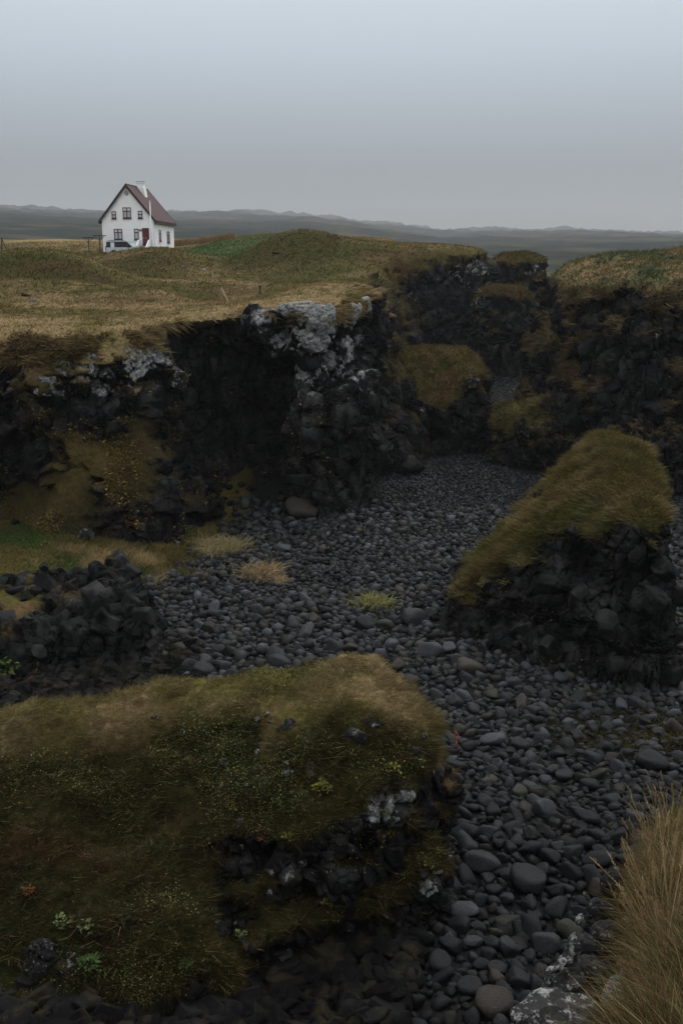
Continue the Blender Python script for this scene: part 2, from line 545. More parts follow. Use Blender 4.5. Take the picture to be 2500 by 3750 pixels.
def make_mass(name, poly, top, bounds, vox, slope=.1, k=.8, zb=-1.0, edge_amp=.5, edge_scale=3.0, crag=.5, crag_scale=2.2,
              cuts=(), adds=(), style='plateau', veg=0.0, blocks=((1.3, .32), (.5, .13)), lod=.0024, lichen=None, column=None, flat_lod=2.2, gthr=.52, key=None, bias=None, patch=.42):
    (x0, x1), (y0, y1), (z0, z1) = bounds
    xs = np.arange(x0, x1 + vox, vox, dtype=f32)
    ys = np.arange(y0, y1 + vox, vox, dtype=f32)
    zs = np.arange(z0, z1 + vox, vox, dtype=f32)
    X, Y = np.meshgrid(xs, ys, indexing='ij')
    d = poly_sd(X, Y, poly) + edge_amp * fbm2(X, Y, edge_scale, 3, hash(len(name)) % 97)
    H = top(X, Y)
    sl = slope(X, Y) if callable(slope) else np.full_like(X, slope)
    Z = zs[None, None, :]
    off = sl[..., None] * np.maximum(H[..., None] - 1.0 - Z, -1)
    Fd = smax(d[..., None] - off, Z - H[..., None], k)
    for (cx, cy, cz, rx, ry, rz, kk) in adds:
        q = np.sqrt(((X - cx) / rx)[..., None] ** 2 + ((Y - cy) / ry)[..., None] ** 2 + ((Z - cz) / rz) ** 2)
        Fd = smin(Fd, (q - 1) * min(rx, ry, rz), kk)
    for (cx, cy, cz, rx, ry, rz, kk) in cuts:
        q = np.sqrt(((X - cx) / rx)[..., None] ** 2 + ((Y - cy) / ry)[..., None] ** 2 + ((Z - cz) / rz) ** 2)
        Fd = smax(Fd, -(q - 1) * min(rx, ry, rz), kk)
    band = np.abs(Fd) < 2.0
    ii = np.nonzero(band)
    P = np.stack([xs[ii[0]], ys[ii[1]], zs[ii[2]]], 1)
    depth_below = sstep(.2, 1.2, H[ii[0], ii[1]] - P[:, 2])
    Fd[ii] += crag * depth_below * fbm(P / crag_scale, 3, 77)
    Fd = np.maximum(Fd, (zb - Z))
    g = vdb.FloatGrid(5.0)
    g.copyFromArray(np.ascontiguousarray(Fd, f32))
    pts, tris, quads = g.convertToPolygons(0.0, 0.0)
    V = np.array(pts, f32) * f32(vox) + np.array([x0, y0, z0], f32)
    Q = np.array(quads, np.int64).reshape(-1, 4)
    F = np.concatenate([Q[:, [0, 1, 2]], Q[:, [0, 2, 3]]])
    if len(tris): F = np.concatenate([F, np.array(tris, np.int64).reshape(-1, 3)])
    # outward facing
    vol = (np.einsum('ij,ij->i', V[F[:, 0]] - V.mean(0), tri_normals(V, F))).sum()
    if vol < 0: F = F[:, ::-1]
    V = laplace(V, F, 1, .4)
    N0 = vert_normals(V, F)
    def Lf(p):
        dd = camdist(p)
        return np.maximum(.035, lod * dd)
    # coarser where it faces away or lies flat
    def LfN(p):
        return Lf(p)
    V, F = subdiv(V, F, LfN, 6) if flat_lod == 1 else subdiv_sel(V, F, Lf, flat_lod)
    V = laplace(V, F, 2, .5)
    N = vert_normals(V, F)
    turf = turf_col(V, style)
    jitter = fbm(V / 1.4 + 31, 4, 83)
    jit2 = fbm(V / .5 + 11, 3, 87)
    gm = sstep(gthr - .14, gthr + .14, N[:, 2] + patch * jitter + patch * .45 * jit2 + veg + (bias(V) if bias else 0))
    rockw = 1 - gm
    m = rockw > .02
    disp = np.zeros(len(V), f32)
    vec = np.zeros_like(V)
    Pm = V[m]
    for bi, (bs, ba) in enumerate(blocks):
        q = Pm / bs * np.array([1, 1, .72], f32)
        if column is not None:
            cw = column(Pm)[:, None]
            q = q * (1 - cw) + q * np.array([1.5, 1.5, .25], f32) * cw
        f1, f2, bv, r = worley(q, 100 + bi * 7)
        tilt = (r[:, 1:4] - .5) * 2
        t = (r[:, 0] - .5) * 2 * ba + (tilt * bv).sum(1) * ba * 1.3
        t -= ba * .9 * np.exp(-(f2 - f1) / .06)
        disp[m] += t
    disp[m] += .05 * fbm(Pm / .25, 3, 91) * 1.0
    tus = .10 * np.abs(fbm(V / .55 + 5, 3, 95)) + .05 * jit2
    if style == 'mound': tus = tus * .8 + .24 * fbm(V / .8 + 2, 3, 98) + .10 * np.abs(fbm(V / .28 + 9, 2, 99))
    V = (V + N * (disp * rockw + tus * gm)[:, None]).astype(f32)
    N2 = vert_normals(V, F)
    # turf and moss settle on ledges
    led = sstep(.62, .88, N2[:, 2]) * sstep(.05, .35, jitter + veg * .8 + .12 + (bias(V) if bias else 0))
    gm2 = np.maximum(gm, led * .85 * (N[:, 2] > -.1))
    li = lichen(V) if lichen is not None else np.zeros(len(V))
    li = li * sstep(-.2, .5, N2[:, 2] + .3)
    me = mesh_np(name, V, F, M_LAND, {'grass': ('FLOAT', gm2), 'lichen': ('FLOAT', li), 'Col': ('FLOAT_COLOR', turf)})
    LANDS[key or name] = (V, F, N2, gm2, poly, style)
    return link(name, me)

def subdiv_sel(V, F, Lf, flat):
    """adaptive: finer on steep faces turned to the beach, coarser on flats and on faces turned away from it"""
    for _ in range(6):
        N = vert_normals(V, F)
        view = (V - CAM.astype(f32))
        view /= np.linalg.norm(view, axis=1, keepdims=True)
        away = sstep(-.05, .3, (N * view).sum(1))
        fac = 1 + (flat - 1) * sstep(.6, .9, N[:, 2]) + 3 * away
        # per-vertex factor looked up at midpoints through a closure over positions: use nearest end factor
        E = np.concatenate([F[:, [0, 1]], F[:, [1, 2]], F[:, [2, 0]]])
        E.sort(axis=1)
        key = E[:, 0].astype(np.int64) * len(V) + E[:, 1]
        uk = np.unique(key)
        a, b = uk // len(V), uk % len(V)
        fm = .5 * (fac[a] + fac[b])
        n0 = len(V)
        V2, F2 = subdiv(V, F, lambda p: Lf(p) * fm, 1)
        if len(V2) == n0: break
        V, F = V2, F2
    return V, F

# ------------------------------------------------------------------ ground sheet (beach bed, bay, lava slope up to the horizon)
def build_ground():
    th = np.concatenate([np.linspace(-180, -34, 40)[:-1], np.linspace(-34, 34, 520), np.linspace(34, 180, 40)[1:]])
    th = R(1) * th
    r = np.concatenate([[0.5, 4], np.geomspace(8, 3900, 380)])
    T, RR = np.meshgrid(th, r, indexing='ij')
    X, Y = RR * np.sin(T), RR * np.cos(T)
    Z = ground_h(X, Y)
    V = np.stack([X.ravel(), Y.ravel(), Z.ravel()], 1).astype(f32)
    nr = len(r)
    i = np.arange(len(th) - 1)[:, None] * nr + np.arange(nr - 1)[None, :]
    i = i.ravel()
    F = np.stack([i, i + 1, i + nr + 1, i + nr], 1)
    F = F[:, ::-1]
    P = V
    bench = bench_mask(P[:, 0], P[:, 1])
    far = sstep(140, 160, P[:, 1])
    c = turf_col(P, 'bench')
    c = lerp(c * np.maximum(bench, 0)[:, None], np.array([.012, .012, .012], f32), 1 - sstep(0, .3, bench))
    fn = fbm(P / 40, 4, 71)
    lava = lerp(np.repeat(np.array([[.010, .016, .0135]], f32), len(P), 0), np.array([.07, .06, .034], f32), sstep(0, .5, fn) * .7)
    shore = sstep(330, 190, P[:, 1])
    lava = lerp(lava, np.array([.085, .07, .036], f32), shore * .7)
    c = lerp(c, lava, far) if False else c * (1 - far[:, None]) + lava * far[:, None]
    me = mesh_np('ground', V, F, M_LAND, {'grass': ('FLOAT', np.ones(len(V))), 'lichen': ('FLOAT', np.zeros(len(V))), 'Col': ('FLOAT_COLOR', c)}, smooth=True)
    o = link('ground', me)
    tag(o, kind='structure')

def bench_mask(x, y):
    n = fbm2(x, y, 1.6, 3, 44)
    a = sstep(-3.4, -6.0, x + .9 * n) * sstep(29.5, 32.5, y + n) * sstep(56, 50, y)
    rightleg = np.maximum(sstep(-6.0, -7.6, x + .6 * n + (35 - y) * .25), .75 * sstep(.1, .5, fbm2(x, y, 1.1, 3, 46)) * sstep(-4.0, -5.6, x + (35 - y) * .25))
    return a * np.maximum(rightleg, .0)

HEAD = [(-90, 32), (-30, 37), (-15, 40.4), (-10.5, 41.6), (-8.4, 42.6), (-6.6, 44.6), (-4.6, 46.4), (-2.9, 45.8), (-.9, 46.3), (.5, 48.8), (1.3, 54),
        (1.7, 60), (.6, 66), (-.3, 72), (-.6, 77.5), (2.3, 78.5), (2.9, 88), (4.6, 93.5), (8.5, 96.5), (12.8, 96.8), (14.6, 99), (15, 107), (12, 118),
        (8, 140), (8, 172), (-90, 172)]

build_ground()

# ---- headland with the house
def head_slope(X, Y):
    s = np.full_like(X, .10)
    s += gauss(X, Y, -13, 40, 5, 4, .22)
    s += gauss(X, Y, 4, 68, 2.6, 6.5, .75)
    s += gauss(X, Y, 4.0, 92, 3.5, 5, .75)
    s += gauss(X, Y, -1, 46, 2.5, 3, .05)
    return s

def head_lichen(V):
    x, y, z = V[:, 0], V[:, 1], V[:, 2]
    n = fbm(V / 1.6, 3, 15)
    tip = sstep(4.6, 1.2, np.hypot((x + .4) / 1.1, (y - 46.5) / 1.4)) * sstep(5.0, 7.8, z + n)
    left = sstep(6, 3, np.hypot((x + 12.5) / 1.2, y - 41)) * sstep(6.0, 7.0, z + n) * .9
    farr = sstep(8, 3, np.hypot((x - 11), (y - 97) / 2)) * sstep(6, 11, z + 2.5 * n) * .5 * sstep(-.25, .35, fbm(V / 2.8, 3, 61)) + sstep(3, 1, np.hypot(x - 1.5, y - 79)) * .2
    return np.clip(np.maximum(np.maximum(tip, left), farr), 0, 1)

def head_bias(V):
    x, y, z = V[:, 0], V[:, 1], V[:, 2]
    low = sstep(.8, 2.0, plateau_h(x, y) - z)
    tip = sstep(-7.5, -6.0, x) * (y < 53)
    flank = gauss(x, y, 4, 68, 3, 7, 1.0) + gauss(x, y, 3, 88, 3, 5, .6)
    lft = gauss(x, y, -12.5, 41, 4.5, 4, .62)
    fl2 = sstep(1.5, 2.6, x) * sstep(60, 63, y) * sstep(79, 76, y)
    return .45 * fl2 + low * (-.9 * tip - .25 * (1 - tip) * (1 - np.clip(flank, 0, 1)) + lft) + .25 * flank * low

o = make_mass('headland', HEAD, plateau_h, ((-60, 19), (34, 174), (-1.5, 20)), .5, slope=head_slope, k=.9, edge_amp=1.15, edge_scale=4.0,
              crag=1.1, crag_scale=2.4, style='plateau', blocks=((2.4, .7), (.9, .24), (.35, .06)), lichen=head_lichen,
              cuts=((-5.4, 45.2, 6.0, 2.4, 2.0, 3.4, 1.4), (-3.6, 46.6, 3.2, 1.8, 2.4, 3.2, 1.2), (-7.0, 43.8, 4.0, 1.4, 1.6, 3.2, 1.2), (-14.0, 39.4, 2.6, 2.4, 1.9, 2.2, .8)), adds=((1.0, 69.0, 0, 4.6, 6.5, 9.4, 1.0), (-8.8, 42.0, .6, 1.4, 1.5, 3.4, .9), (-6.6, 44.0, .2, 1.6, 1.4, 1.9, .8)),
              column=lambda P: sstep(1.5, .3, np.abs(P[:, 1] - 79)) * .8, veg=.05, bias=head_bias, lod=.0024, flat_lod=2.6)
tag(o, kind='structure')

# ---- big cliff on the other side of the inlet
def right_top(X, Y):
    z = 10.5 + np.clip((Y - 49) * .17, 0, 2.3) + .3 * fbm2(X, Y, 3.5, 3, 8)
    z = z - np.clip(17.5 - X, 0, 8) ** 2 * .055
    return z - sstep(60, 74, Y) * 3.2 + sstep(18, 24, X) * .5

RIGHT = [(11.9, 59), (13.2, 54.5), (15.6, 51), (20, 49), (26, 48), (42, 46), (42, 86), (20, 84), (14.5, 75), (12.4, 66)]
o = make_mass('sea_cliff', RIGHT, right_top, ((5, 44), (42, 88), (-1.5, 15)), .34, slope=.10, k=2.0, edge_amp=.8, edge_scale=3, crag=1.0, crag_scale=2.2,
              adds=((12.4, 58.2, .2, 3.6, 3.4, 5.2, .7),), bias=lambda V: -.35 * sstep(8.5, 6.5, V[:, 2]) * sstep(13.0, 14.5, V[:, 0]), style='right', veg=.16, patch=.75, blocks=((1.7, .4), (.6, .18)), lod=.0022, flat_lod=1.6, gthr=.58)
tag(o, kind='structure')

# ---- leaning stack
STACK = [(3.4, 31.4), (4.55, 30.0), (5.5, 29.3), (6.2, 29.7), (6.9, 28.3), (7.9, 27.0), (8.9, 26.7), (9.6, 27.4), (9.95, 29.0), (10.15, 32.2), (9.2, 33.3), (6, 33.0), (4, 32.5)]
def stack_top(X, Y):
    z = 1.0 + np.clip(X - 3.62, -1, 5.0) * 1.04
    z = smin(z, 5.95 - np.clip(X - 8.8, 0, 3) ** 2 * .08, .5)
    z = z - np.clip(31.6 - Y, 0, 9) * .36 * sstep(4.5, 7.5, X)
    z = z - np.clip(X - 9.3, 0, 2) ** 2 * .6
    return z + .12 * fbm2(X, Y, 2.2, 3, 33)
def stack_slope(X, Y):
    return (.26 + gauss(X, Y, 5.0, 28.2, 1.6, 1.5, .4)) * sstep(10.2, 9.0, X) * sstep(32.6, 31.6, Y) - .02
o = make_mass('rock_stack', STACK, key='stack', top=stack_top, bounds=((.5, 13), (22.5, 35.5), (-1.5, 7.2)), vox=.15, slope=stack_slope, k=.4, edge_amp=.25, edge_scale=1.6, crag=.4, crag_scale=1.3,
              style='stack', blocks=((.8, .2), (.34, .10)), cuts=((5.2, 28.3, 1.2, 1.4, 1.0, .6, .3), (6.6, 28.4, 2.7, 1.1, 1.0, .7, .25), (8.3, 26.5, 2.7, 1.3, .8, .6, .25), (7.2, 26.4, 1.5, 1.5, .7, .4, .3)), lod=.0022, flat_lod=1.5, veg=.02, bias=lambda V: -1.5 * sstep(9.15, 9.7, V[:, 0] + .25 * fbm(V / .7, 2, 5)) * sstep(.1, .4, stack_top(V[:, 0], V[:, 1]) - V[:, 2]) - 1.2 * sstep(.5, 1.3, stack_top(V[:, 0], V[:, 1]) - V[:, 2] + .5 * fbm(V / .8, 3, 8)),
              column=lambda P: sstep(1.3, .7, P[:, 2]) * .9)
tag(o, 'leaning basalt stack with a long sloping cap of brown and green grass', 'rock stack')
STACK_OB = o

# ---- turf-topped block in the middle of the inlet
MIDB = [(1.9, 62.6), (3.2, 60.4), (6, 59.2), (8.7, 60.2), (9.6, 63), (8.9, 66.5), (5, 67), (2.4, 65.8)]
def mid_top(X, Y):
    z = 6.55 - np.clip(64.3 - Y, 0, 8) * .38 * sstep(8.0, 6.2, X) - np.clip(64.3 - Y, 0, 8) * .22
    z = z - np.clip(4.3 - X, 0, 3) * .8 - np.clip(X - 8, 0, 3) * 1.0
    return z + .15 * fbm2(X, Y, 2.5, 3, 35)
o = make_mass('rock_block', MIDB, mid_top, ((.5, 11.5), (56, 69), (-1.0, 8)), .22, slope=.05, k=1.1, edge_amp=.35, edge_scale=2, crag=.6, crag_scale=1.8, style='cliff',
              blocks=((1.1, .28), (.45, .12)), lod=.0022, flat_lod=1.4, cuts=((4.5, 59.0, 1.6, 2.2, 1.4, 1.2, .4),), veg=.0, bias=lambda V: -1.2 * sstep(.6, 1.6, mid_top(V[:, 0], V[:, 1]) - V[:, 2] + .8 * fbm(V / 1.2, 3, 8)))
tag(o, 'squat dark rock block capped with brown turf in the middle of the cove', 'rock')

# ---- far stacks under the headland's end
def dome(cx, cy, zt, fall):
    return lambda X, Y: zt - fall * ((X - cx) ** 2 + (Y - cy) ** 2) + .3 * fbm2(X, Y, 2, 3, 3)
FST = [(12.0, 92), (13.2, 90.4), (15.2, 89.8), (17.2, 91), (17.8, 94), (16, 97.5), (12.5, 96.5)]
o = make_mass('rock_stack', FST, key='farstack', top=dome(14.6, 93, 10.2, .10), bounds=((8, 22), (86, 101), (-1, 11.5)), vox=.3, slope=.10, k=.7, edge_amp=.5, edge_scale=2.5, crag=.8, crag_scale=2.2, style='cliff',
              blocks=((1.0, .28), (.45, .12)), lod=.002, flat_lod=1.2, veg=-.08, column=lambda P: sstep(6.5, 5, P[:, 2]) * .8, lichen=lambda V: sstep(5, 9, V[:, 2]) * .3 * sstep(-.2, .4, fbm(V / 2, 3, 62)))
tag(o, 'columnar basalt stack with a small turf cap standing below the far headland', 'rock stack')
BST = [(16.0, 109), (18, 107), (20.6, 107.2), (22.2, 110), (21.5, 116), (17, 117)]
o = make_mass('rock_stack', BST, key='backstack', top=dome(19, 111, 13.6, .06), bounds=((12, 26), (103, 121), (-1, 15)), vox=.35, slope=.12, k=.7, edge_amp=.6, edge_scale=2.5, crag=.9, crag_scale=2.2, style='cliff',
              blocks=((1.3, .35), (.5, .14)), lod=.002, flat_lod=1.2, veg=.12, lichen=lambda V: sstep(7, 11, V[:, 2]) * .45 * sstep(-.2, .4, fbm(V / 2, 3, 63)))
tag(o, 'mossy rock stack just past the tip of the far headland', 'rock stack')
FCL = [(30, 168), (36, 162), (46, 158), (70, 160), (90, 150), (90, 200), (30, 200)]
o = make_mass('far_cliff', FCL, lambda X, Y: 10.6 + .4 * fbm2(X, Y, 6, 3, 3), ((26, 94), (146, 204), (-1, 12.5)), .8, slope=.12, k=.8, edge_amp=1.2, edge_scale=5, crag=1.2, crag_scale=4,
              style='cliff', blocks=((2.5, .5), (1.0, .2)), lod=.0025, flat_lod=2, column=lambda P: np.full(len(P), .8, f32), veg=-.1)
tag(o, kind='structure')

# ---- turf mound below the viewpoint
MOUND = [(-16, 20.2), (-8, 19.2), (-6, 18.9), (-3, 19.1), (.6, 19.3), (1.5, 18.3), (1.9, 17.2), (1.6, 15.9), (.7, 15.2), (-.4, 14.6), (-1.6, 13.7), (-3, 12.9), (-6, 12.5), (-16, 12.2)]
def mound_top(X, Y):
    rid = np.interp(X, [-16, -8, -6.4, -5.6, -3, -.6, .8, 1.6, 2], [1.7, 2.1, 2.6, 2.9, 3.1, 3.2, 3.5, 3.2, 2.9])
    left = rid - np.clip(18.2 - Y, 0, 9) * .58
    right = rid - np.clip(18.0 - Y, 0, 9) * .20 - np.clip(16.4 - Y, 0, 9) * .35
    w = sstep(-3.6, -.6, X)
    z = left * (1 - w) + right * w
    return z + .34 * fbm2(X, Y, 1.3, 4, 63) + .2 * fbm2(X, Y, 4, 2, 64)
o = make_mass('turf_mound', MOUND, mound_top, ((-14, 4.5), (10, 22), (-1.0, 4.6)), .13, slope=.12, k=.5, edge_amp=.25, edge_scale=1.3, crag=.75, crag_scale=.9, style='mound', veg=.06, patch=.6,
              blocks=((.6, .16), (.24, .07)), lod=.0026, flat_lod=1.2, cuts=((-1.0, 14.6, .9, 1.6, .9, .5, .4), (-2.2, 14.7, 1.5, 1.2, .5, .3, .4), (.9, 15.0, 1.2, 1.2, .6, .6, .4)), gthr=.54,
              lichen=lambda V: sstep(.1, .4, fbm(V / .8, 3, 18)) * sstep(-4, -2, V[:, 0]) * .6)
tag(o, kind='structure')

# ---- cliff top the photograph was taken from
NEAR = [(-30, .6), (-3, .6), (.2, 1.4), (1.02, 3.3), (1.56, 4.7), (2.08, 6.2), (2.8, 7.6), (5.2, 8.9), (14, 9.8), (14, -24), (-30, -24)]
def near_top(X, Y):
    return 9.4 - np.clip(Y - .4, 0, 12) * .40 + np.clip(X - 2.4, 0, 3) * .10 + .16 * fbm2(X, Y, 1.2, 4, 66) + np.clip(-2.5 - Y, 0, 30) * .42  # last term: unseen rise behind the camera, added to block sky light
o = make_mass('near_cliff', NEAR, near_top, ((-26, 14), (-23, 12), (-1, 19)), .2, slope=.03, k=.5, edge_amp=.22, edge_scale=1.1, crag=.4, crag_scale=1.2, style='near', veg=.1,
              blocks=((.6, .16), (.25, .07)), lod=.0045, flat_lod=1.2, lichen=lambda V: sstep(5.8, 6.6, V[:, 2]) * sstep(2.0, 1.4, V[:, 0]))
tag(o, kind='structure')

# ------------------------------------------------------------------ grass
def blades(name, P, N, col, length, width, lean=.5, wind=(.3, .0, 0), up=.8, curve=.6, seg=1, tip_light=1.25, root=.7, mixc=.0):
    n = len(P)
    if mixc:
        k = rng.uniform(0, 1, n)
        pal = np.where((k < .4)[:, None], STRAW * .9, np.where((k < .75)[:, None], GREEN * 1.5, BROWN * .6)).astype(f32)
        col = col + (pal - col) * (rng.uniform(0, 1, n) < mixc)[:, None] * .75
    d = N * (1 - up) + np.array([0, 0, 1], f32) * up + rng.normal(0, lean, (n, 3)).astype(f32) * np.array([1, 1, .35], f32) + np.array(wind, f32)
    d /= np.linalg.norm(d, axis=1, keepdims=True)
    a = rng.uniform(0, 2 * np.pi, n)
    side = np.cross(d, np.stack([np.cos(a), np.sin(a), np.zeros(n)], 1))
    side /= np.maximum(np.linalg.norm(side, axis=1, keepdims=True), 1e-6)
    ln = (length * rng.uniform(.55, 1.35, n)).astype(f32)[:, None]
    w = (np.broadcast_to(width, n) * rng.uniform(.6, 1.2, n)).astype(f32)[:, None]
    hz = d * np.array([1, 1, 0], f32)
    droop = hz * curve * ln * .6 - np.array([0, 0, 1], f32) * curve * ln * .35
    p0 = P - N * .02
    if seg == 1:
        V = np.stack([p0 - side * w * .5, p0 + side * w * .5, p0 + d * ln + droop], 1).reshape(-1, 3)
        F = np.arange(3 * n).reshape(n, 3)
        sh = np.tile([root, root, tip_light], n)
        rep = 3
    else:
        m = p0 + d * ln * .55 + droop * .18
        V = np.stack([p0 - side * w * .5, p0 + side * w * .5, m - side * w * .42, m + side * w * .42, p0 + d * ln + droop], 1).reshape(-1, 3)
        b = np.arange(n) * 5
        F = np.concatenate([np.stack([b, b + 1, b + 3], 1), np.stack([b, b + 3, b + 2], 1), np.stack([b + 2, b + 3, b + 4], 1)])
        sh = np.tile([root, root, 1, 1, tip_light], n)
        rep = 5
    c = np.repeat(col * rng.uniform(.65, 1.4, (n, 1)).astype(f32), rep, 0)
    me = mesh_np(name, V.astype(f32), F, M_BLADE, {'Col': ('FLOAT_COLOR', c)})
    o = link(name, me)
    tag(o, kind='stuff')
    return o

def sample(V, F, wv, n):
    """n random points on the triangles, weighted by area times the vertex weight"""
    a = np.linalg.norm(tri_normals(V, F), axis=1) * .5 * wv[F].mean(1)
    cs = np.cumsum(a)
    t = np.searchsorted(cs, rng.uniform(0, cs[-1], n))
    t = np.clip(t, 0, len(F) - 1)
    r1, r2 = np.sqrt(rng.uniform(0, 1, n)), rng.uniform(0, 1, n)
    w = np.stack([1 - r1, r1 * (1 - r2), r1 * r2], 1).astype(f32)
    return t, w, cs[-1]

def in_view(P, m=.06):
    q = P - CAM.astype(f32)
    c, s = math.cos(PITCH), math.sin(PITCH)
    dep = q[:, 1] * c - q[:, 2] * s
    yv = (q[:, 1] * s + q[:, 2] * c) / np.maximum(dep, .1)
    xv = q[:, 0] / np.maximum(dep, .1)
    return (dep > .5) & (np.abs(xv) < 784 / 2287 + m) & (np.abs(yv) < 1176 / 2287 + m)

def turf_grass(land, n, length, width, lean=.5, wind=(.25, 0, 0), up=.7, curve=.6, seg=1, power=1.6, extra=None, maxd=150, name='grass', mixc=.3, gate=(.35, .8)):
    V, F, N, gm, poly, style = LANDS[land]
    dd = camdist(V)
    view = (V - CAM.astype(f32)) / dd[:, None]
    facing = sstep(.25, -.02, (N * view).sum(1))
    seen = in_view(V) + (.3 * in_view(V, .5) * ~in_view(V) if land == 'near_cliff' else .5 * in_view(V, .16) * ~in_view(V))
    w = sstep(gate[0], gate[1], gm) * seen * facing * (dd < maxd) / np.maximum(dd, 4) ** power
    if extra is not None: w = w * extra(V, N)
    t, b, tot = sample(V, F, w, n)
    P = (V[F[t]] * b[..., None]).sum(1)
    Nn = (N[F[t]] * b[..., None]).sum(1)
    Nn /= np.maximum(np.linalg.norm(Nn, axis=1, keepdims=True), 1e-6)
    col = turf_col(P, style)
    D = camdist(P)
    clump = .6 + .8 * sstep(-.4, .5, fbm(P / .35, 2, 29))
    return blades(name, P.astype(f32), Nn.astype(f32), col, length(D) * clump, width(D), lean, wind, up, curve, seg, mixc=mixc)

turf_grass('headland', 300000, lambda d: np.clip(.08 + d * .0014, .12, .24), lambda d: np.clip(d * .0007, .01, .075), up=.7, lean=.5, power=1.75, mixc=.12)
def rim(top):
    return lambda V, N: sstep(1.3, .2, top(V[:, 0], V[:, 1]) - V[:, 2]) * sstep(.95, .75, N[:, 2]) * sstep(-.2, .1, N[:, 2]) * sstep(-.25, .3, fbm(V / 1.3, 3, 68))
turf_grass('headland', 20000, lambda d: .34 + 0 * d, lambda d: .05 + 0 * d, up=-.15, lean=.3, curve=1.3, power=.5, extra=rim(plateau_h), maxd=62, mixc=.15, gate=(.02, .3))
turf_grass('sea_cliff', 30000, lambda d: .34 + 0 * d, lambda d: .05 + 0 * d, up=-.05, lean=.3, curve=1.0, power=0, gate=(.02, .3), mixc=.1,
           extra=lambda V, N: sstep(10.8, 9.5, V[:, 2]) * sstep(-.1, .25, N[:, 2]) * sstep(.0, .35, fbm(V / 1.0, 3, 66)))
turf_grass('sea_cliff', 60000, lambda d: .30 + 0 * d, lambda d: .05 + 0 * d, up=.35, lean=.45, curve=.9, wind=(.35, -.1, 0), power=0)
turf_grass('turf_mound', 190000, lambda d: .17 + 0 * d, lambda d: .0095 + 0 * d, up=.45, lean=.6, curve=.9, seg=1, power=0)
for nm, cnt in (('rock_block', 14000),):
    turf_grass(nm, cnt, lambda d: .28 + 0 * d, lambda d: .05 + 0 * d, up=.6, lean=.45, power=0)
turf_grass('stack', 9000, lambda d: .16 + 0 * d, lambda d: .02 + 0 * d, up=-.1, lean=.3, curve=1.2, power=0, extra=rim(stack_top), gate=(.02, .3))
turf_grass('stack', 70000, lambda d: .24 + 0 * d, lambda d: .020 + 0 * d, up=.55, lean=.4, curve=.8, wind=(-.1, -.15, 0), power=0)
turf_grass('near_cliff', 190000, lambda d: .17 + 0 * d, lambda d: .0042 + 0 * d, up=.7, lean=.65, curve=.9, wind=(-.05, .05, 0), seg=2, power=0, mixc=.55)
turf_grass('near_cliff', 72000, lambda d: .25 + 0 * d, lambda d: .0036 + 0 * d, up=.9, lean=.36, curve=.55, wind=(-.08, .0, 0), seg=2, power=0, mixc=.75)
for nm in ('farstack', 'backstack'):
    turf_grass(nm, 6000, lambda d: .35 + 0 * d, lambda d: .09 + 0 * d, power=0)

# ------------------------------------------------------------------ loose basalt blocks
def hull_mesh(name, seed, mat, dims=(1, .8, .7), n=13, bevel=.05):
    """a broken piece of a basalt column: five to seven uneven sides, slanting ends, worn edges"""
    r = random.Random(seed)
    bm = bmesh.new()
    k = r.choice((5, 6, 6, 7))
    tx, ty, bx, by = (r.uniform(-.35, .35) for _ in range(4))
    for i in range(k):
        a = 6.283 * (i + r.uniform(-.22, .22)) / k
        q = r.uniform(.40, .54)
        x, y = q * math.cos(a), q * math.sin(a)
        for sg, sx, sy in ((1, tx, ty), (-1, bx, by)):
            g = r.uniform(.86, 1.0)
            bm.verts.new((x * g * dims[0], y * g * dims[1], (sg * .5 + x * sx + y * sy + r.uniform(-.05, .05)) * dims[2]))
    if n > 20:
        for _ in range(6):
            v = Vector((r.gauss(0, 1), r.gauss(0, 1), r.gauss(0, 1))).normalized() * r.uniform(.46, .6)
            bm.verts.new((v.x * dims[0], v.y * dims[1], v.z * dims[2]))
    res = bmesh.ops.convex_hull(bm, input=bm.verts)
    bmesh.ops.delete(bm, geom=[g for g in res['geom_interior'] if isinstance(g, bmesh.types.BMVert)], context='VERTS')
    bmesh.ops.dissolve_limit(bm, angle_limit=R(10), verts=bm.verts, edges=bm.edges)
    if bevel:
        bmesh.ops.bevel(bm, geom=bm.edges[:], offset=bevel, segments=1, affect='EDGES', clamp_overlap=True)
    bmesh.ops.triangulate(bm, faces=bm.faces)
    me = bpy.data.meshes.new(name)
    bm.to_mesh(me)
    bm.free()
    me.materials.append(mat)
    return me

BLK = [hull_mesh('basalt_block', 100 + i, M_BLOCK, (1, random.uniform(.7, 1), random.uniform(.6, .95))) for i in range(12)]
BLKM = [hull_mesh('basalt_block', 200 + i, M_BLOCKM, (1, random.uniform(.7, 1), random.uniform(.6, .95))) for i in range(6)]
BLKL = [hull_mesh('lichen_block', 300 + i, M_BLOCKL, (1, random.uniform(.7, 1), random.uniform(.6, .95)), 26) for i in range(6)]
BLKW = [hull_mesh('white_rock', 400 + i, M_WHITE, (1, random.uniform(.7, 1), random.uniform(.6, .95)), 26) for i in range(5)]

def put(name, me, loc, size, rot=None, parent=None):
    o = link(name, me, parent)
    o.location = loc
    o.rotation_euler = rot if rot is not None else (random.uniform(0, 6.3), random.uniform(0, 6.3), random.uniform(0, 6.3))
    o.scale = size if isinstance(size, (tuple, list)) else (size,) * 3
    return o

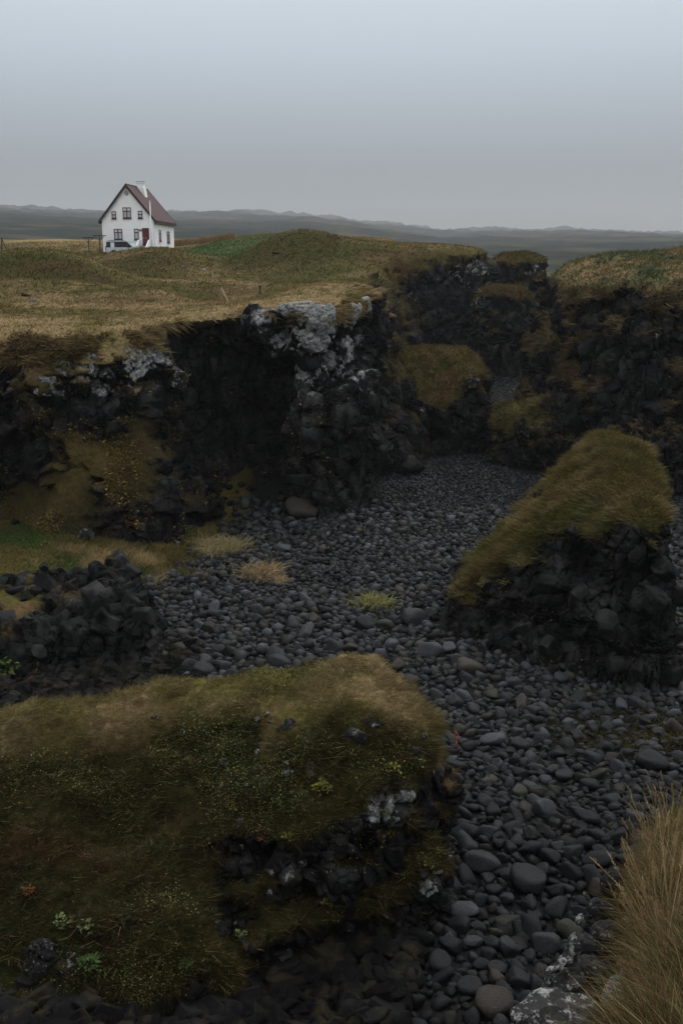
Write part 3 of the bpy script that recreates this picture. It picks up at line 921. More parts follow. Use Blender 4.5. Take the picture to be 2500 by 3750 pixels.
def stud(land, parent, n, smin_, smax_, region=None, name='basalt_block', pool=BLK, nz=.55, sink=.22, seed=0, spacing=.55):
    """angular blocks that stand out of a rock face, each a part of it"""
    V, F, N, gm, poly, style = LANDS[land]
    w = (gm < .35) * (N[:, 2] < nz) * in_view(V, .0) * sstep(.2, -.1, (N * (V - CAM.astype(f32)) / camdist(V)[:, None]).sum(1))
    if region is not None: w = w * region(V)
    t, b, tot = sample(V, F, w.astype(f32), n * 6)
    P = (V[F[t]] * b[..., None]).sum(1)
    Nn = (N[F[t]] * b[..., None]).sum(1)
    kept = []
    for p, nn in zip(P, Nn):
        s = random.uniform(smin_, smax_) if random.random() < .8 else smax_ * random.uniform(1, 1.3)
        if any((p[0] - q[0]) ** 2 + (p[1] - q[1]) ** 2 + (p[2] - q[2]) ** 2 < (spacing * (s + u)) ** 2 for q, u in kept): continue
        kept.append((p, s))
        put(name, random.choice(pool), Vector((p - nn * s * sink).tolist()), s, parent=parent)
        if len(kept) >= n: break

# the tumbled outcrop on the grass bench: a mound of blocks
OUTC = [(-13.5, 30.8), (-9.5, 31.2), (-7.6, 31.3), (-6.2, 30.6), (-5.2, 29.4), (-4.7, 28.2), (-6, 27.6), (-8, 27.2), (-10, 27.0), (-13.5, 27.4)]
def outc_top(X, Y):
    r = np.interp(X, [-14, -10.5, -8.6, -7.4, -6.4, -5.4, -4.5], [1.6, 1.75, 1.9, 2.3, 2.0, 1.0, .3])
    return r - np.clip(30.6 - Y, 0, 5) * .38 + .15 * fbm2(X, Y, 1.2, 3, 41)
OUT = make_mass('basalt_outcrop', OUTC, outc_top, ((-15, -3), (24.5, 33), (-1, 3.6)), .16, slope=.45, k=.4, edge_amp=.3, edge_scale=1.4, crag=.35, crag_scale=1.0,
                style='cliff', blocks=((.7, .2), (.3, .09)), veg=-.55, lod=.0024, flat_lod=1.1)
tag(OUT, 'broken dark outcrop of angular basalt blocks beside the grassy bench', 'rock outcrop')
stud('basalt_outcrop', OUT, 170, .30, .85, nz=1.1, sink=.18, spacing=.42)
for (u, v, y, s) in ():
    pass
stud('stack', STACK_OB, 110, .25, .75, name='basalt_block', pool=BLK, spacing=.5, sink=.26)
HEAD_OB = bpy.data.objects['headland']
stud('headland', HEAD_OB, 34, .5, 1.3, region=lambda V: (V[:, 0] > -4.2) * (V[:, 0] < 2.2) * (V[:, 1] < 52) * (plateau_h(V[:, 0], V[:, 1]) - V[:, 2] > 1.5), sink=.3, pool=BLK + BLKM[:2], spacing=.55)
stud('headland', HEAD_OB, 60, .3, .8, region=lambda V: (V[:, 0] < -4.5) * (V[:, 0] > -16) * (V[:, 1] < 48) * (plateau_h(V[:, 0], V[:, 1]) - V[:, 2] > 1.5), pool=BLK + BLKM, spacing=.5, sink=.28)
stud('rock_block', bpy.data.objects['rock_block'], 70, .3, .75, pool=BLK + BLKM)
stud('sea_cliff', bpy.data.objects['sea_cliff'], 60, .35, .8, pool=BLK + BLKM, nz=.6, region=lambda V: sstep(9, 8, V[:, 2]), sink=.3)
stud('turf_mound', bpy.data.objects['turf_mound'], 70, .14, .34, pool=BLKM, nz=.9)
stud('near_cliff', bpy.data.objects['near_cliff'], 24, .12, .3, pool=BLKL + BLKW[:2], nz=.9, region=lambda V: (V[:, 2] > 5.5) * 1.0, name='lichen_block')

# ------------------------------------------------------------------ unprojecting helper for measured positions
def W3(u, v, t):
    x, yv = (u - 784) / 2287, (1176 - v) / 2287
    c, s = math.cos(PITCH), math.sin(PITCH)
    return Vector((x * t, (c + s * yv) * t, 11 + (-s + c * yv) * t))

def hit_beach(u, v):
    t = 14.0
    for _ in range(600):
        p = W3(u, v, t)
        if p.z <= float(beach_h(np.array([p.x]), np.array([p.y]))[0]): break
        t += .1
    return p

# the white lichen slabs at the headland's tip
tipV, tipF, tipN = LANDS['headland'][:3]
def nearest_on(land, u, v):
    """point of the landmass seen towards a measured direction"""
    V = LANDS[land][0]
    d = W3(u, v, 1.0) - Vector(CAM)
    d = np.array(d.normalized(), f32)
    q = V - CAM.astype(f32)
    a = q @ d
    off = np.linalg.norm(q - a[:, None] * d, axis=1) / a
    c = np.nonzero(off < off.min() + .0025)[0]
    i = c[np.argmin(a[c])]
    return V[i], LANDS[land][2][i]

for (u, v, sz) in ((712, 712, (1.3, .9, 1.1)), (728, 770, (1.5, .9, 1.3)), (765, 840, (1.1, .8, 1.1)), (205, 828, (.8, .7, 1.0)), (140, 832, (.8, .7, .8)), (85, 878, (.9, .7, 1.0)), (118, 884, (.9, .7, .7)), (850, 700, (.8, .6, .9))):
    p, n = nearest_on('headland', u, v)
    put('lichen_slab', (BLKW if v < 800 and u > 600 else BLKL)[(u + v) % 5], Vector((p - n * .32 * sz[0]).tolist()), sz, (random.uniform(-.3, .3), random.uniform(-.3, .3), random.uniform(-.5, .5)), HEAD_OB)

# ------------------------------------------------------------------ beach cobbles
def stone_mesh(name, seed, sub, mat):
    r = np.random.default_rng(seed)
    bm = bmesh.new()
    bmesh.ops.create_icosphere(bm, subdivisions=sub, radius=1.0)
    V = np.array([v.co[:] for v in bm.verts], f32)
    V = np.sign(V) * np.abs(V) ** .86
    off = r.uniform(-50, 50, 3).astype(f32)
    V *= (1 + .30 * fbm(V * .9 + off, 2, seed % 90) + .10 * fbm(V * 2.3 + off, 3, 5))[:, None]
    for _ in range(6):                                    # worn and broken flats
        n = r.normal(0, 1, 3)
        n /= np.linalg.norm(n)
        d = V @ n
        V -= np.outer(np.clip(d - .66, 0, 1) * .85, n)
    V *= np.array([1, r.uniform(.62, .85), r.uniform(.48, .68)], f32)
    for v, c in zip(bm.verts, V): v.co = c.tolist()
    me = bpy.data.meshes.new(name)
    bm.to_mesh(me)
    bm.free()
    me.polygons.foreach_set('use_smooth', np.ones(len(me.polygons), bool))
    me.materials.append(mat)
    return me

GREY = stone_material('cobble_grey', (.022, .0235, .0255))
WARM = stone_material('cobble_brown', (.029, .025, .021))
OLIV = stone_material('cobble_olive', (.027, .027, .020))
PALE = stone_material('cobble_pale', (.038, .041, .044))
MASS = stone_material('cobble_mass', (.021, .022, .0235))
STM = {m: [stone_mesh('beach_stone', 500 + 20 * k + i, 3, m) for i in range(7)] for k, m in enumerate((GREY, WARM, OLIV, PALE))}
SHADED_WET = stone_material('cobble_shaded_wet', (.012, .013, .0145))  # gully shade painted into the stone colour, on top of wetness
STM[SHADED_WET] = [stone_mesh('beach_stone', 900 + i, 3, SHADED_WET) for i in range(7)]
LOW = {}
for sub in (1, 2):
    LOW[sub] = []
    for i in range(10):
        me = stone_mesh('tmp_stone', 700 + i, sub, MASS)
        v = np.array([q.co[:] for q in me.vertices], f32)
        f = np.array([q.vertices[:] for q in me.polygons], np.int64)
        LOW[sub].append((v, f))
        bpy.data.meshes.remove(me)

polys = [(HEAD, .3), (RIGHT, .3), (STACK, .75), (MIDB, .2), (FST, .4), (MOUND, .1), (OUTC, -.2), (NEAR, -.5), (BST, .3)]
def free_xy(x, y):
    d = np.full(np.shape(x), 9.0)
    for P, m in polys:
        d = np.minimum(d, poly_sd(x, y, P) - m)
    spur = np.minimum(np.hypot((x - 12.6) / 4.0, (y - 57.5) / 4.4), np.hypot((x - 1.0) / 4.6, (y - 69) / 6.5)) - 1
    return (d > -.25) & (spur > -.05) & ~((y < 15.6) & (x < .55 + (y - 12) * .25)) & ~((x < -4.5) & (y < 28) & (y > 20))

placed = []          # x, y, r
cell = {}
def try_place(x, y, r, f):
    cx, cy = int(x // .8), int(y // .8)
    for i in range(cx - 1, cx + 2):
        for j in range(cy - 1, cy + 2):
            for (a, b, c) in cell.get((i, j), ()):
                if (a - x) ** 2 + (b - y) ** 2 < ((c + r) * f) ** 2: return False
    cell.setdefault((cx, cy), []).append((x, y, r))
    placed.append((x, y, r))
    return True

SPECIAL = []   # measured single boulders: u, v, width px, mesh pool, label
for (u, v, w, m, lab) in ((1390, 1728, 54, SHADED_WET, 'big round dark boulder lying on weedy ledge below leaning stack'),
                          (1166, 2132, 66, OLIV, 'olive brown oval cobble lying alone in dark gully'),
                          (1205, 2045, 100, SHADED_WET, 'large pitted grey boulder in dark gully between the turf banks'),
                          (1078, 1552, 72, WARM, 'brownish boulder leaning at foot of the stack, stones packed around'),
                          (640, 1532, 60, GREY, 'rounded grey boulder just beyond the grassy mound crest'),
                          (466, 1550, 66, GREY, 'pale grey boulder near the broken outcrop base'),
                          (838, 1442, 62, GREY, 'dark flat boulder beside the dry grass tuft on stones'),
                          (945, 1432, 70, GREY, 'long grey boulder tilted among stones near stack tip'),
                          (985, 1508, 72, PALE, 'pale wedge shaped boulder near the stack foot'),
                          (690, 1184, 90, WARM, 'reddish brown flat boulder at foot of headland cliff'),
                          (650, 1268, 44, PALE, 'smooth pale boulder standing out of the cobbles'),
                          (1125, 2320, 100, WARM, 'pointed brown boulder at the very bottom of gully'),
                          (1130, 1712, 62, PALE, 'square topped pale stone beside reddish driftwood stick'),
                          (1245, 1870, 66, PALE, 'smooth light grey oval cobble in open cobble bank'),
                          (1060, 1608, 52, PALE, 'rounded pale cobble close to mound end'),
                          (1190, 1720, 56, GREY, 'dark upright cobble among smooth stones below the stack'),
                          (1100, 2000, 90, GREY, 'dark grey slab shaped boulder at edge of deep shade'),
                          (1495, 1765, 80, SHADED_WET, 'wide shade-darkened wet boulder behind tall grass clump')):
    p = hit_beach(u, v)
    t = (p - Vector(CAM)).length
    r = w / 2287 * t * .43
    SPECIAL.append((p.x, p.y, r, m, lab))
    try_place(p.x, p.y, r * .85, .3)

yy = np.concatenate([rng.uniform(11, 47, 115000), rng.uniform(47, 64, 40000), rng.uniform(64, 105, 26000)])
xx = rng.uniform(-1, 1, len(yy)) * (yy * .44 + 2.5)
ok = free_xy(xx, yy) & (bench_mask(xx, yy) < rng.uniform(0, .9, len(yy)) ** .5)
P3 = np.stack([xx, yy, beach_h(xx, yy)], 1)
ok &= in_view(P3.astype(f32), .11)
ledge = (np.hypot((xx - 7.6) / 2.6, (yy - 23.2) / 1.5) < 1) | ((xx > 9.6) & (yy > 24) & (yy < 34))
ok &= ~(ledge & (rng.uniform(0, 1, len(yy)) < .75))
xx, yy = xx[ok], yy[ok]
nn = len(xx)
size_n = fbm2(xx, yy, 4.0, 3, 19)
for stage, (frac, lo, hi, f) in enumerate(((.10, .16, .28, .80), (.40, .105, .19, .74), (1.0, .06, .12, .72))):
    a, b = int(nn * (0, .10, .42)[stage]), int(nn * (.10, .42, 1.0)[stage])
    for x, y, s in zip(xx[a:b], yy[a:b], size_n[a:b]):
        r = (lo + (hi - lo) * random.random() ** 1.5) * (1 + .25 * s)
        if y > 60: r *= 1.3
        elif y > 45: r *= 1.1
        elif y < 24: r *= .84
        try_place(x, y, r, f)
pl = np.array(placed[len(SPECIAL):])
zb = beach_h(pl[:, 0], pl[:, 1])
key = pl[:, 2] / np.hypot(pl[:, 1], 11)
vis = in_view(np.stack([pl[:, 0], pl[:, 1], zb], 1).astype(f32), -.01) & ~((pl[:, 1] < 19.5) & (pl[:, 0] < 1.6) & (poly_sd(pl[:, 0], pl[:, 1], MOUND) < 4)) & (zb < 3)
order = np.argsort(-key * vis)
single = order[:282]
rest = order[282:]

CNAME = {SHADED_WET: 'shade-darkened wet', GREY: 'dark grey', WARM: 'brown tinted', OLIV: 'olive tinted', PALE: 'paler grey'}
def stone_label(m, x, y, r):
    size = 'large' if r > .2 else 'middling' if r > .155 else 'small'
    if y < 16.5: zone = 'deep in the shaded gully below the viewpoint'
    elif y < 19.5: zone = 'in the gully beside the turf mound'
    elif y < 23: zone = 'between turf mound and leaning stack' if x > 1.2 else 'just behind the crest of the turf mound'
    elif y < 27: zone = 'at the foot of the leaning stack' if x > 3 else 'on the bank in front of the broken outcrop' if x < -1.5 else 'on the open bank behind the turf mound'
    elif y < 33: zone = 'in the middle of the beach' if x > -2 else 'beside the broken outcrop and bench grass'
    else: zone = 'on the upper beach towards the headland'
    return '%s %s cobble lying %s' % (size, CNAME[m], zone)
def stone_rot():
    return (random.gauss(0, .3), random.gauss(0, .3), random.gauss(2.2, .8))
for i in single:
    x, y, r = pl[i]
    m = SHADED_WET if random.random() < .85 * float(sstep(25, 18, y)) else random.choices((GREY, PALE, OLIV, WARM), (55, 22, 12, 11))[0]
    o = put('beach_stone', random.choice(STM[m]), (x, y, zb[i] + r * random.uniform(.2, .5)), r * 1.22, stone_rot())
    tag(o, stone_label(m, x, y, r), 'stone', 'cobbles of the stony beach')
for (x, y, r, m, lab) in SPECIAL:
    z = float(beach_h(np.array([x]), np.array([y]))[0])
    o = put('boulder', random.choice(STM[m]), (x, y, z + r * .42), r * 1.1, (random.gauss(0, .15), random.gauss(0, .15), random.uniform(-.5, .5)))
    tag(o, lab, 'boulder')

def rotmats(e):
    cx, sx, cy, sy, cz, sz = np.cos(e[:, 0]), np.sin(e[:, 0]), np.cos(e[:, 1]), np.sin(e[:, 1]), np.cos(e[:, 2]), np.sin(e[:, 2])
    M = np.empty((len(e), 3, 3), f32)
    M[:, 0, 0] = cz * cy; M[:, 0, 1] = cz * sy * sx - sz * cx; M[:, 0, 2] = cz * sy * cx + sz * sx
    M[:, 1, 0] = sz * cy; M[:, 1, 1] = sz * sy * sx + cz * cx; M[:, 1, 2] = sz * sy * cx - cz * sx
    M[:, 2, 0] = -sy; M[:, 2, 1] = cy * sx; M[:, 2, 2] = cy * cx
    return M

TINTS = np.array([[1, 1, 1]] * 4 + [[1.7, 1.76, 1.82]] * 2 + [[.6, .6, .6]] * 3 + [[1.25, 1.1, .85], [1.05, 1.05, .8], [.4, .4, .4]], f32)
def joined_stones(name, idx):
    Vs, Fs, Cs = [], [], []
    nv = 0
    near = pl[idx, 1] < 25
    for sub, sel in ((2, near), (1, ~near)):
        sid = idx[sel]
        var = rng.integers(0, 10, len(sid))
        for k in range(10):
            q = sid[var == k]
            if not len(q): continue
            v, f = LOW[sub][k]
            e = np.stack([rng.normal(0, .35, len(q)), rng.normal(0, .35, len(q)), rng.normal(2.2, .9, len(q))], 1)
            A = np.einsum('nij,vj->nvi', rotmats(e), v) * (pl[q, 2] * 1.22)[:, None, None]
            c = np.stack([pl[q, 0], pl[q, 1], zb[q] + pl[q, 2] * rng.uniform(.05, .5, len(q))], 1)
            A = A + c[:, None, :]
            Vs.append(A.reshape(-1, 3))
            Fs.append((f[None] + (np.arange(len(q)) * len(v))[:, None, None]).reshape(-1, 3) + nv)
            t = TINTS[rng.integers(0, len(TINTS), len(q))] * rng.uniform(.7, 1.3, (len(q), 1)).astype(f32) * (.38 + .62 * sstep(17.5, 27, pl[q, 1]))[:, None].astype(f32)  # nearer stones get a darker tint: foreground shade painted in, besides wet
            Cs.append(np.repeat(t, len(v), 0))
            nv += len(q) * len(v)
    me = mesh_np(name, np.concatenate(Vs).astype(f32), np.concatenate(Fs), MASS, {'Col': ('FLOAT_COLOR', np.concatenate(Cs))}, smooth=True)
    tag(link(name, me), kind='stuff')
    return nv
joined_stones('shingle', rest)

# angular rubble under the cliffs, in the cave and below the mound
def rubble(name, n, region, s0, s1, mat=None):
    pts = []
    Vs, Fs = [], []
    nv = 0
    x = rng.uniform(region[0], region[1], n)
    y = rng.uniform(region[2], region[3], n)
    k = region[4](x, y) > rng.uniform(0, 1, n)
    x, y = x[k], y[k]
    z = beach_h(x, y)
    base = [(np.array([q.co[:] for q in b.vertices], f32), np.array([q.vertices[:] for q in b.polygons], np.int64)) for b in BLK[:6]]
    for a, b, c in zip(x, y, z):
        v, f = random.choice(base)
        s = s0 + (s1 - s0) * random.random() ** 2
        Mx = np.array(Matrix.Rotation(random.uniform(0, 6), 3, 'X') @ Matrix.Rotation(random.uniform(0, 6), 3, 'Z'), f32)
        Vs.append(v @ Mx * s + np.array([a, b, c + s * .15], f32))
        Fs.append(f + nv)
        nv += len(v)
    me = mesh_np(name, np.concatenate(Vs), np.concatenate(Fs), mat or M_RUB)
    tag(link(name, me), kind='stuff')
rubble('rubble', 14000, (-14, 14, 10.5, 106, lambda x, y: (np.maximum.reduce([sstep(3.2, .5, np.hypot((x + 4.5) / 1.5, (y - 49) / 1.6)) * .9,
       np.maximum(sstep(2.2, .3, np.abs(poly_sd(x, y, OUTC))) * (y < 30) * .9, (x < -4) * (y > 20) * (y < 28.5) * 1.0), (y < 15.4) * (x < 1.2) * 1.0, sstep(7, 2, np.hypot(x - 7.5, (y - 93) / 1.8)) * .6,
       sstep(1.2, .2, np.abs(poly_sd(x, y, HEAD))) * .4 * (y < 60), sstep(2.2, .4, np.abs(poly_sd(x, y, STACK))) * .8]))), .15, .55)

rubble('rubble', 5200, (-11, 1.6, 10.8, 15.8, lambda x, y: (x < .62 + (y - 12) * .27) * 1.0), .16, .6)

rubble('rubble', 3200, (-13, -3.9, 20.3, 28.6, lambda x, y: 1.0 * (x < -4.2)), .14, .6)
M_BROK = block_material('broken_stone', 0, 0, 1.35)
rubble('rubble', 5200, (-9, 11, 14, 58, lambda x, y: free_xy(x, y) * (bench_mask(x, y) < .2) * .75), .12, .42, M_BROK)

# seaweed-covered ledge at the foot of the leaning stack
def weed_patch():
    n = 9000
    x = np.concatenate([rng.normal(7.8, 1.3, n // 2), rng.uniform(9.8, 12.5, n // 2)])
    y = np.concatenate([rng.normal(23.3, .75, n // 2), rng.uniform(24, 36, n // 2)])
    P = np.stack([x, y, beach_h(x, y) + .02 + .05 * np.abs(fbm2(x, y, .5, 3, 4))], 1).astype(f32)
    N = np.repeat(np.array([[0, 0, 1]], f32), n, 0)
    c = lerp(np.repeat(np.array([[.030, .022, .010]], f32), n, 0), np.array([.05, .046, .016], f32), sstep(-.2, .4, fbm(P, 3, 6)))
    blades('seaweed', P, N, c, np.full(n, .2), .035, lean=.9, wind=(0, 0, 0), up=.35, curve=.5)
weed_patch()

# bench grass
def bench_grass():
    n = 90000
    x = rng.uniform(-15.5, -3, n)
    y = rng.uniform(29, 50, n)
    k = (bench_mask(x, y) > .3) & (poly_sd(x, y, OUTC) > .1)
    x, y = x[k], y[k]
    P = np.stack([x, y, beach_h(x, y)], 1).astype(f32)
    P = P[in_view(P, .02)]
    N = np.repeat(np.array([[0, 0, 1]], f32), len(P), 0)
    pale = sstep(3.6, 1.5, np.hypot((P[:, 0] + 6.6) / 1.6, P[:, 1] - 37))
    blades('grass', P, N, turf_col(P, 'bench'), .16 + .22 * pale, .028, lean=.5, up=.8, curve=.6)
bench_grass()

# ------------------------------------------------------------------ house
class MB:
    def __init__(s): s.v, s.f = [], []
    def poly(s, pts, faces):
        b = len(s.v)
        s.v += [tuple(p) for p in pts]
        s.f += [tuple(i + b for i in f) for f in faces]
        return s
    def box(s, x0, x1, y0, y1, z0, z1):
        return s.poly([(x0, y0, z0), (x1, y0, z0), (x1, y1, z0), (x0, y1, z0), (x0, y0, z1), (x1, y0, z1), (x1, y1, z1), (x0, y1, z1)],
                      [(0, 3, 2, 1), (4, 5, 6, 7), (0, 1, 5, 4), (1, 2, 6, 5), (2, 3, 7, 6), (3, 0, 4, 7)])
    def prism(s, prof, y0, y1, axis='y'):
        """profile of (a, z) pairs extruded along y (a = x) or along x (a = y)"""
        n = len(prof)
        if axis == 'y': pts = [(a, y0, z) for a, z in prof] + [(a, y1, z) for a, z in prof]
        else: pts = [(y0, a, z) for a, z in prof] + [(y1, a, z) for a, z in prof]
        return s.poly(pts, [tuple(range(n)), tuple(range(2 * n - 1, n - 1, -1))] + [(i, i + n, (i + 1) % n + n, (i + 1) % n) for i in range(n)])
    def tube(s, p, q, r0, r1=None, n=8):
        p, q = Vector(p), Vector(q)
        r1 = r0 if r1 is None else r1
        d = (q - p).normalized()
        a = d.orthogonal().normalized()
        b = d.cross(a)
        pts = [p + (a * math.cos(k * 6.28318 / n) + b * math.sin(k * 6.28318 / n)) * r0 for k in range(n)] + [q + (a * math.cos(k * 6.28318 / n) + b * math.sin(k * 6.28318 / n)) * r1 for k in range(n)]
        return s.poly(pts, [tuple(range(n - 1, -1, -1)), tuple(range(n, 2 * n))] + [(i, (i + 1) % n, (i + 1) % n + n, i + n) for i in range(n)])
    def build(s, name, mat, parent=None, bevel=0, smooth=False):
        me = bpy.data.meshes.new(name)
        me.from_pydata(s.v, [], s.f)
        me.materials.append(mat)
        bm = bmesh.new()
        bm.from_mesh(me)
        bmesh.ops.recalc_face_normals(bm, faces=bm.faces)
        if bevel: bmesh.ops.bevel(bm, geom=bm.edges[:], offset=bevel, segments=2, affect='EDGES', clamp_overlap=True)
        bm.to_mesh(me)
        bm.free()
        if smooth: me.polygons.foreach_set('use_smooth', np.ones(len(me.polygons), bool))
        return link(name, me, parent)

def empty(name, loc, rz=0):
    o = bpy.data.objects.new(name, None)
    COL.objects.link(o)
    o.location = loc
    o.rotation_euler = (0, 0, rz)
    return o

M_WALL = simple('white_render', (.86, .86, .86), .85, .2, var=.05, scale=1.2, bump=.01)
M_ROOF = simple('oxblood_roof', (.060, .026, .030), .75, .3, var=.18, scale=8)
M_TRIM = simple('dark_trim', (.022, .013, .015), .5, .4)
M_FRAME = simple('oxblood_paint', (.055, .011, .012), .45, .4)
M_DOOR = simple('red_door', (.095, .012, .012), .5, .4)
M_PANE = simple('pale_glass', (.42, .45, .46), .12, .5, var=.12, scale=1.5)
M_GLASS = simple('dark_glass', (.012, .015, .017), .06, .5)
M_CURT = simple('net_curtain', (.62, .64, .64), .8, .2, scale=20)
M_CONC = simple('concrete', (.25, .25, .24), .9, .2)
M_PAINTW = simple('white_paint', (.82, .82, .82), .4, .4)
M_BLACK = simple('black_plastic', (.012, .012, .013), .6, .3)
M_TYRE = simple('tyre_rubber', (.010, .010, .010), .85, .2)
M_CAR = simple('silver_paint', (.50, .53, .57), .28, .5, var=.03)
M_CARW = simple('white_panel', (.72, .73, .74), .3, .5, var=.03)
M_RIM = simple('alloy', (.30, .31, .32), .35, .5, .6)
M_WOOD = simple('weathered_wood', (.060, .044, .030), .85, .2, scale=14)
M_PALEWOOD = simple('bleached_wood', (.30, .25, .17), .85, .2, scale=14)
M_GOLD = simple('brass', (.55, .36, .16), .35, .5, .7)
M_LAMP = simple('red_lens', (.25, .01, .01), .2, .5)
M_RED = simple('red_enamel', (.22, .02, .022), .4, .4)
M_ZINC = simple('white_gutter', (.66, .66, .66), .5, .3)

HB = W3(238, 580, 117)
HW, HD, HH, HR = 6.33, 7.2, 3.69, 7.4
hs = empty('house', (HB.x, HB.y, HB.z), R(-8.6))
tag(hs, 'white gabled house with dark red roof on grassy rise beyond the cliffs', 'house')
MB().prism([(0, -1.6), (HW, -1.6), (HW, HH), (HW / 2, HR), (0, HH)], 0, HD).build('wall', M_WALL, hs)
ux, uz = HW / 2, HR - HH
ln = math.hypot(ux, uz)
nx, nz = -uz / ln, ux / ln
ovx, th_ = .28, .14
for sgn in (-1, 1):
    def RX(x): return x if sgn < 0 else HW - x
    e0 = (RX(-ovx), HH - ovx * uz / ux)
    r0 = (HW / 2, HR)
    p = [(e0[0], e0[1] + .02), (r0[0], r0[1] + .02), (r0[0], r0[1] + .02 + th_ / nz), (e0[0], e0[1] + .02 + th_ / nz)]
    roof = MB().prism(p, -.22, HD + .22).build('roof', M_ROOF, hs)
    for yy_ in (-.262, HD + .222):
        g = MB().prism([(e0[0], e0[1] - .12), (r0[0], r0[1] - .12), (r0[0], r0[1] + .06 + th_ / nz), (e0[0], e0[1] + .06 + th_ / nz)], yy_, yy_ + .04)
        g.build('barge_board', M_TRIM, roof)
    gx = e0[0] + (-.06 if sgn < 0 else .0)
    MB().box(gx, gx + .06, -.2, HD + .2, e0[1] - .10, e0[1] + .12).build('gutter', M_TRIM, roof)
MB().tube((HW / 2, -.24, HR + .235), (HW / 2, HD + .24, HR + .235), .07).build('ridge_cap', M_TRIM, hs)
ch = MB().poly([(3.1, 3.45, 6.9), (4.25, 3.45, 5.9), (4.25, 4.35, 5.9), (3.1, 4.35, 6.9), (3.1, 3.45, 7.55), (4.02, 3.45, 7.55), (4.02, 4.35, 7.55), (3.1, 4.35, 7.55)],
               [(0, 3, 2, 1), (4, 5, 6, 7), (0, 1, 5, 4), (1, 2, 6, 5), (2, 3, 7, 6), (3, 0, 4, 7)])
ch.box(3.16, 3.94, 3.51, 4.29, 7.5, 8.2)
cho = ch.build('chimney', M_WALL, hs)
MB().box(3.10, 4.0, 3.45, 4.35, 8.05, 8.17).build('chimney_band', M_WALL, cho)
MB().box(3.12, 3.98, 3.47, 4.33, 8.203, 8.26).build('chimney_cap', M_CONC, cho)
MB().tube((HW - .05, -.05, HH - .1), (HW - .05, -.05, -.6), .04).build('downpipe', M_ZINC, hs)

def window(x0, x1, z0, z1, cols, split, place):
    """place maps (across, out, up) to house coordinates"""
    def bx(mb, a0, a1, o0, o1, c0, c1):
        P = [place(a, o, c) for a, o, c in ((a0, o0, c0), (a1, o0, c0), (a1, o1, c0), (a0, o1, c0), (a0, o0, c1), (a1, o0, c1), (a1, o1, c1), (a0, o1, c1))]
        mb.poly(P, [(0, 3, 2, 1), (4, 5, 6, 7), (0, 1, 5, 4), (1, 2, 6, 5), (2, 3, 7, 6), (3, 0, 4, 7)])
    fr = MB()
    t = .075
    bx(fr, x0, x0 + t, -.02, .06, z0, z1)
    bx(fr, x1 - t, x1, -.02, .06, z0, z1)
    bx(fr, x0 + t, x1 - t, -.02, .06, z1 - t, z1)
    bx(fr, x0 + t, x1 - t, -.02, .06, z0, z0 + .13)
    xm = .5 * (x0 + x1)
    if cols == 2: bx(fr, xm - .05, xm + .05, -.02, .058, z0 + .13, z1 - t)
    zs_ = z0 + (z1 - z0) * split
    spans = [(x0 + t, x1 - t)] if cols == 1 else [(x0 + t, xm - .05), (xm + .05, x1 - t)]
    for a, b in spans: bx(fr, a, b, -.02, .056, zs_ - .045, zs_ + .045)
    wo = fr.build('window', M_FRAME, hs)
    for a, b in spans:
        for c, d_, mt in ((z0 + .13, zs_ - .045, M_PANE), (zs_ + .045, z1 - t, M_CURT)):
            pm = MB()
            bx(pm, a, b, .0, .015, c, d_)
            pm.build('pane', mt, wo)
    sm = MB()
    bx(sm, x0 - .06, x1 + .06, -.02, .13, z0 - .06, z0 - .002)
    sm.build('sill', M_FRAME, wo)
front = lambda a, o, c: (a, -o, c)
side = lambda a, o, c: (HW + o, a, c)
window(2.62, 3.60, 3.82, 5.05, 2, .66, front)
window(1.26, 1.78, 3.80, 4.63, 1, .54, front)
window(4.45, 4.97, 3.82, 4.65, 1, .54, front)
window(1.43, 2.42, 1.43, 2.66, 2, .68, front)
window(3.88, 4.42, 1.43, 2.66, 1, .68, front)
window(1.55, 2.25, 1.33, 2.60, 1, .70, side)
window(4.50, 5.45, 1.23, 2.55, 2, .70, side)
dm = MB()
q, cx_, cz_ = .27, 3.165, 6.62
for k in range(4):
    a0, a1 = math.pi / 2 * k, math.pi / 2 * (k + 1)
    o_, i_ = q, q - .09
    P = [(cx_ + r_ * math.cos(a), yv_, cz_ + r_ * math.sin(a)) for yv_ in (-.06, .02) for r_, a in ((o_, a0), (o_, a1), (i_, a1), (i_, a0))]
    dm.poly(P, [(0, 1, 2, 3), (7, 6, 5, 4), (0, 4, 5, 1), (1, 5, 6, 2), (2, 6, 7, 3), (3, 7, 4, 0)])
dw = dm.build('window', M_TRIM, hs)
MB().poly([(cx_ + (q - .09) * math.cos(math.pi / 2 * k), -.02, cz_ + (q - .09) * math.sin(math.pi / 2 * k)) for k in range(4)] +
          [(cx_ + (q - .09) * math.cos(math.pi / 2 * k), 0.01, cz_ + (q - .09) * math.sin(math.pi / 2 * k)) for k in range(4)],
          [(0, 1, 2, 3), (7, 6, 5, 4), (0, 4, 5, 1), (1, 5, 6, 2), (2, 6, 7, 3), (3, 7, 4, 0)]).build('pane', M_PANE, dw)
do = MB().box(4.93, 5.61, -.03, .03, .73, 2.66).build('door', M_DOOR, hs)
fr = MB()
fr.box(4.86, 4.93, -.05, .03, .73, 2.73).box(5.61, 5.68, -.05, .03, .73, 2.73).box(4.93, 5.61, -.05, .03, 2.66, 2.73)
fr.build('door_frame', M_DOOR, do)
for r_ in range(3):
    for c_ in range(2):
        MB().box(5.0 + c_ * .31, 5.22 + c_ * .31, -.05, -.03, .86 + r_ * .6, 1.32 + r_ * .6).build('door_panel', M_DOOR, do)
MB().box(5.20, 5.34, -.07, -.03, 1.60, 1.63).build('letter_plate', M_ZINC, do)
MB().tube((5.02, -.12, 1.62), (5.02, -.03, 1.62), .03).build('handle', M_ZINC, do)
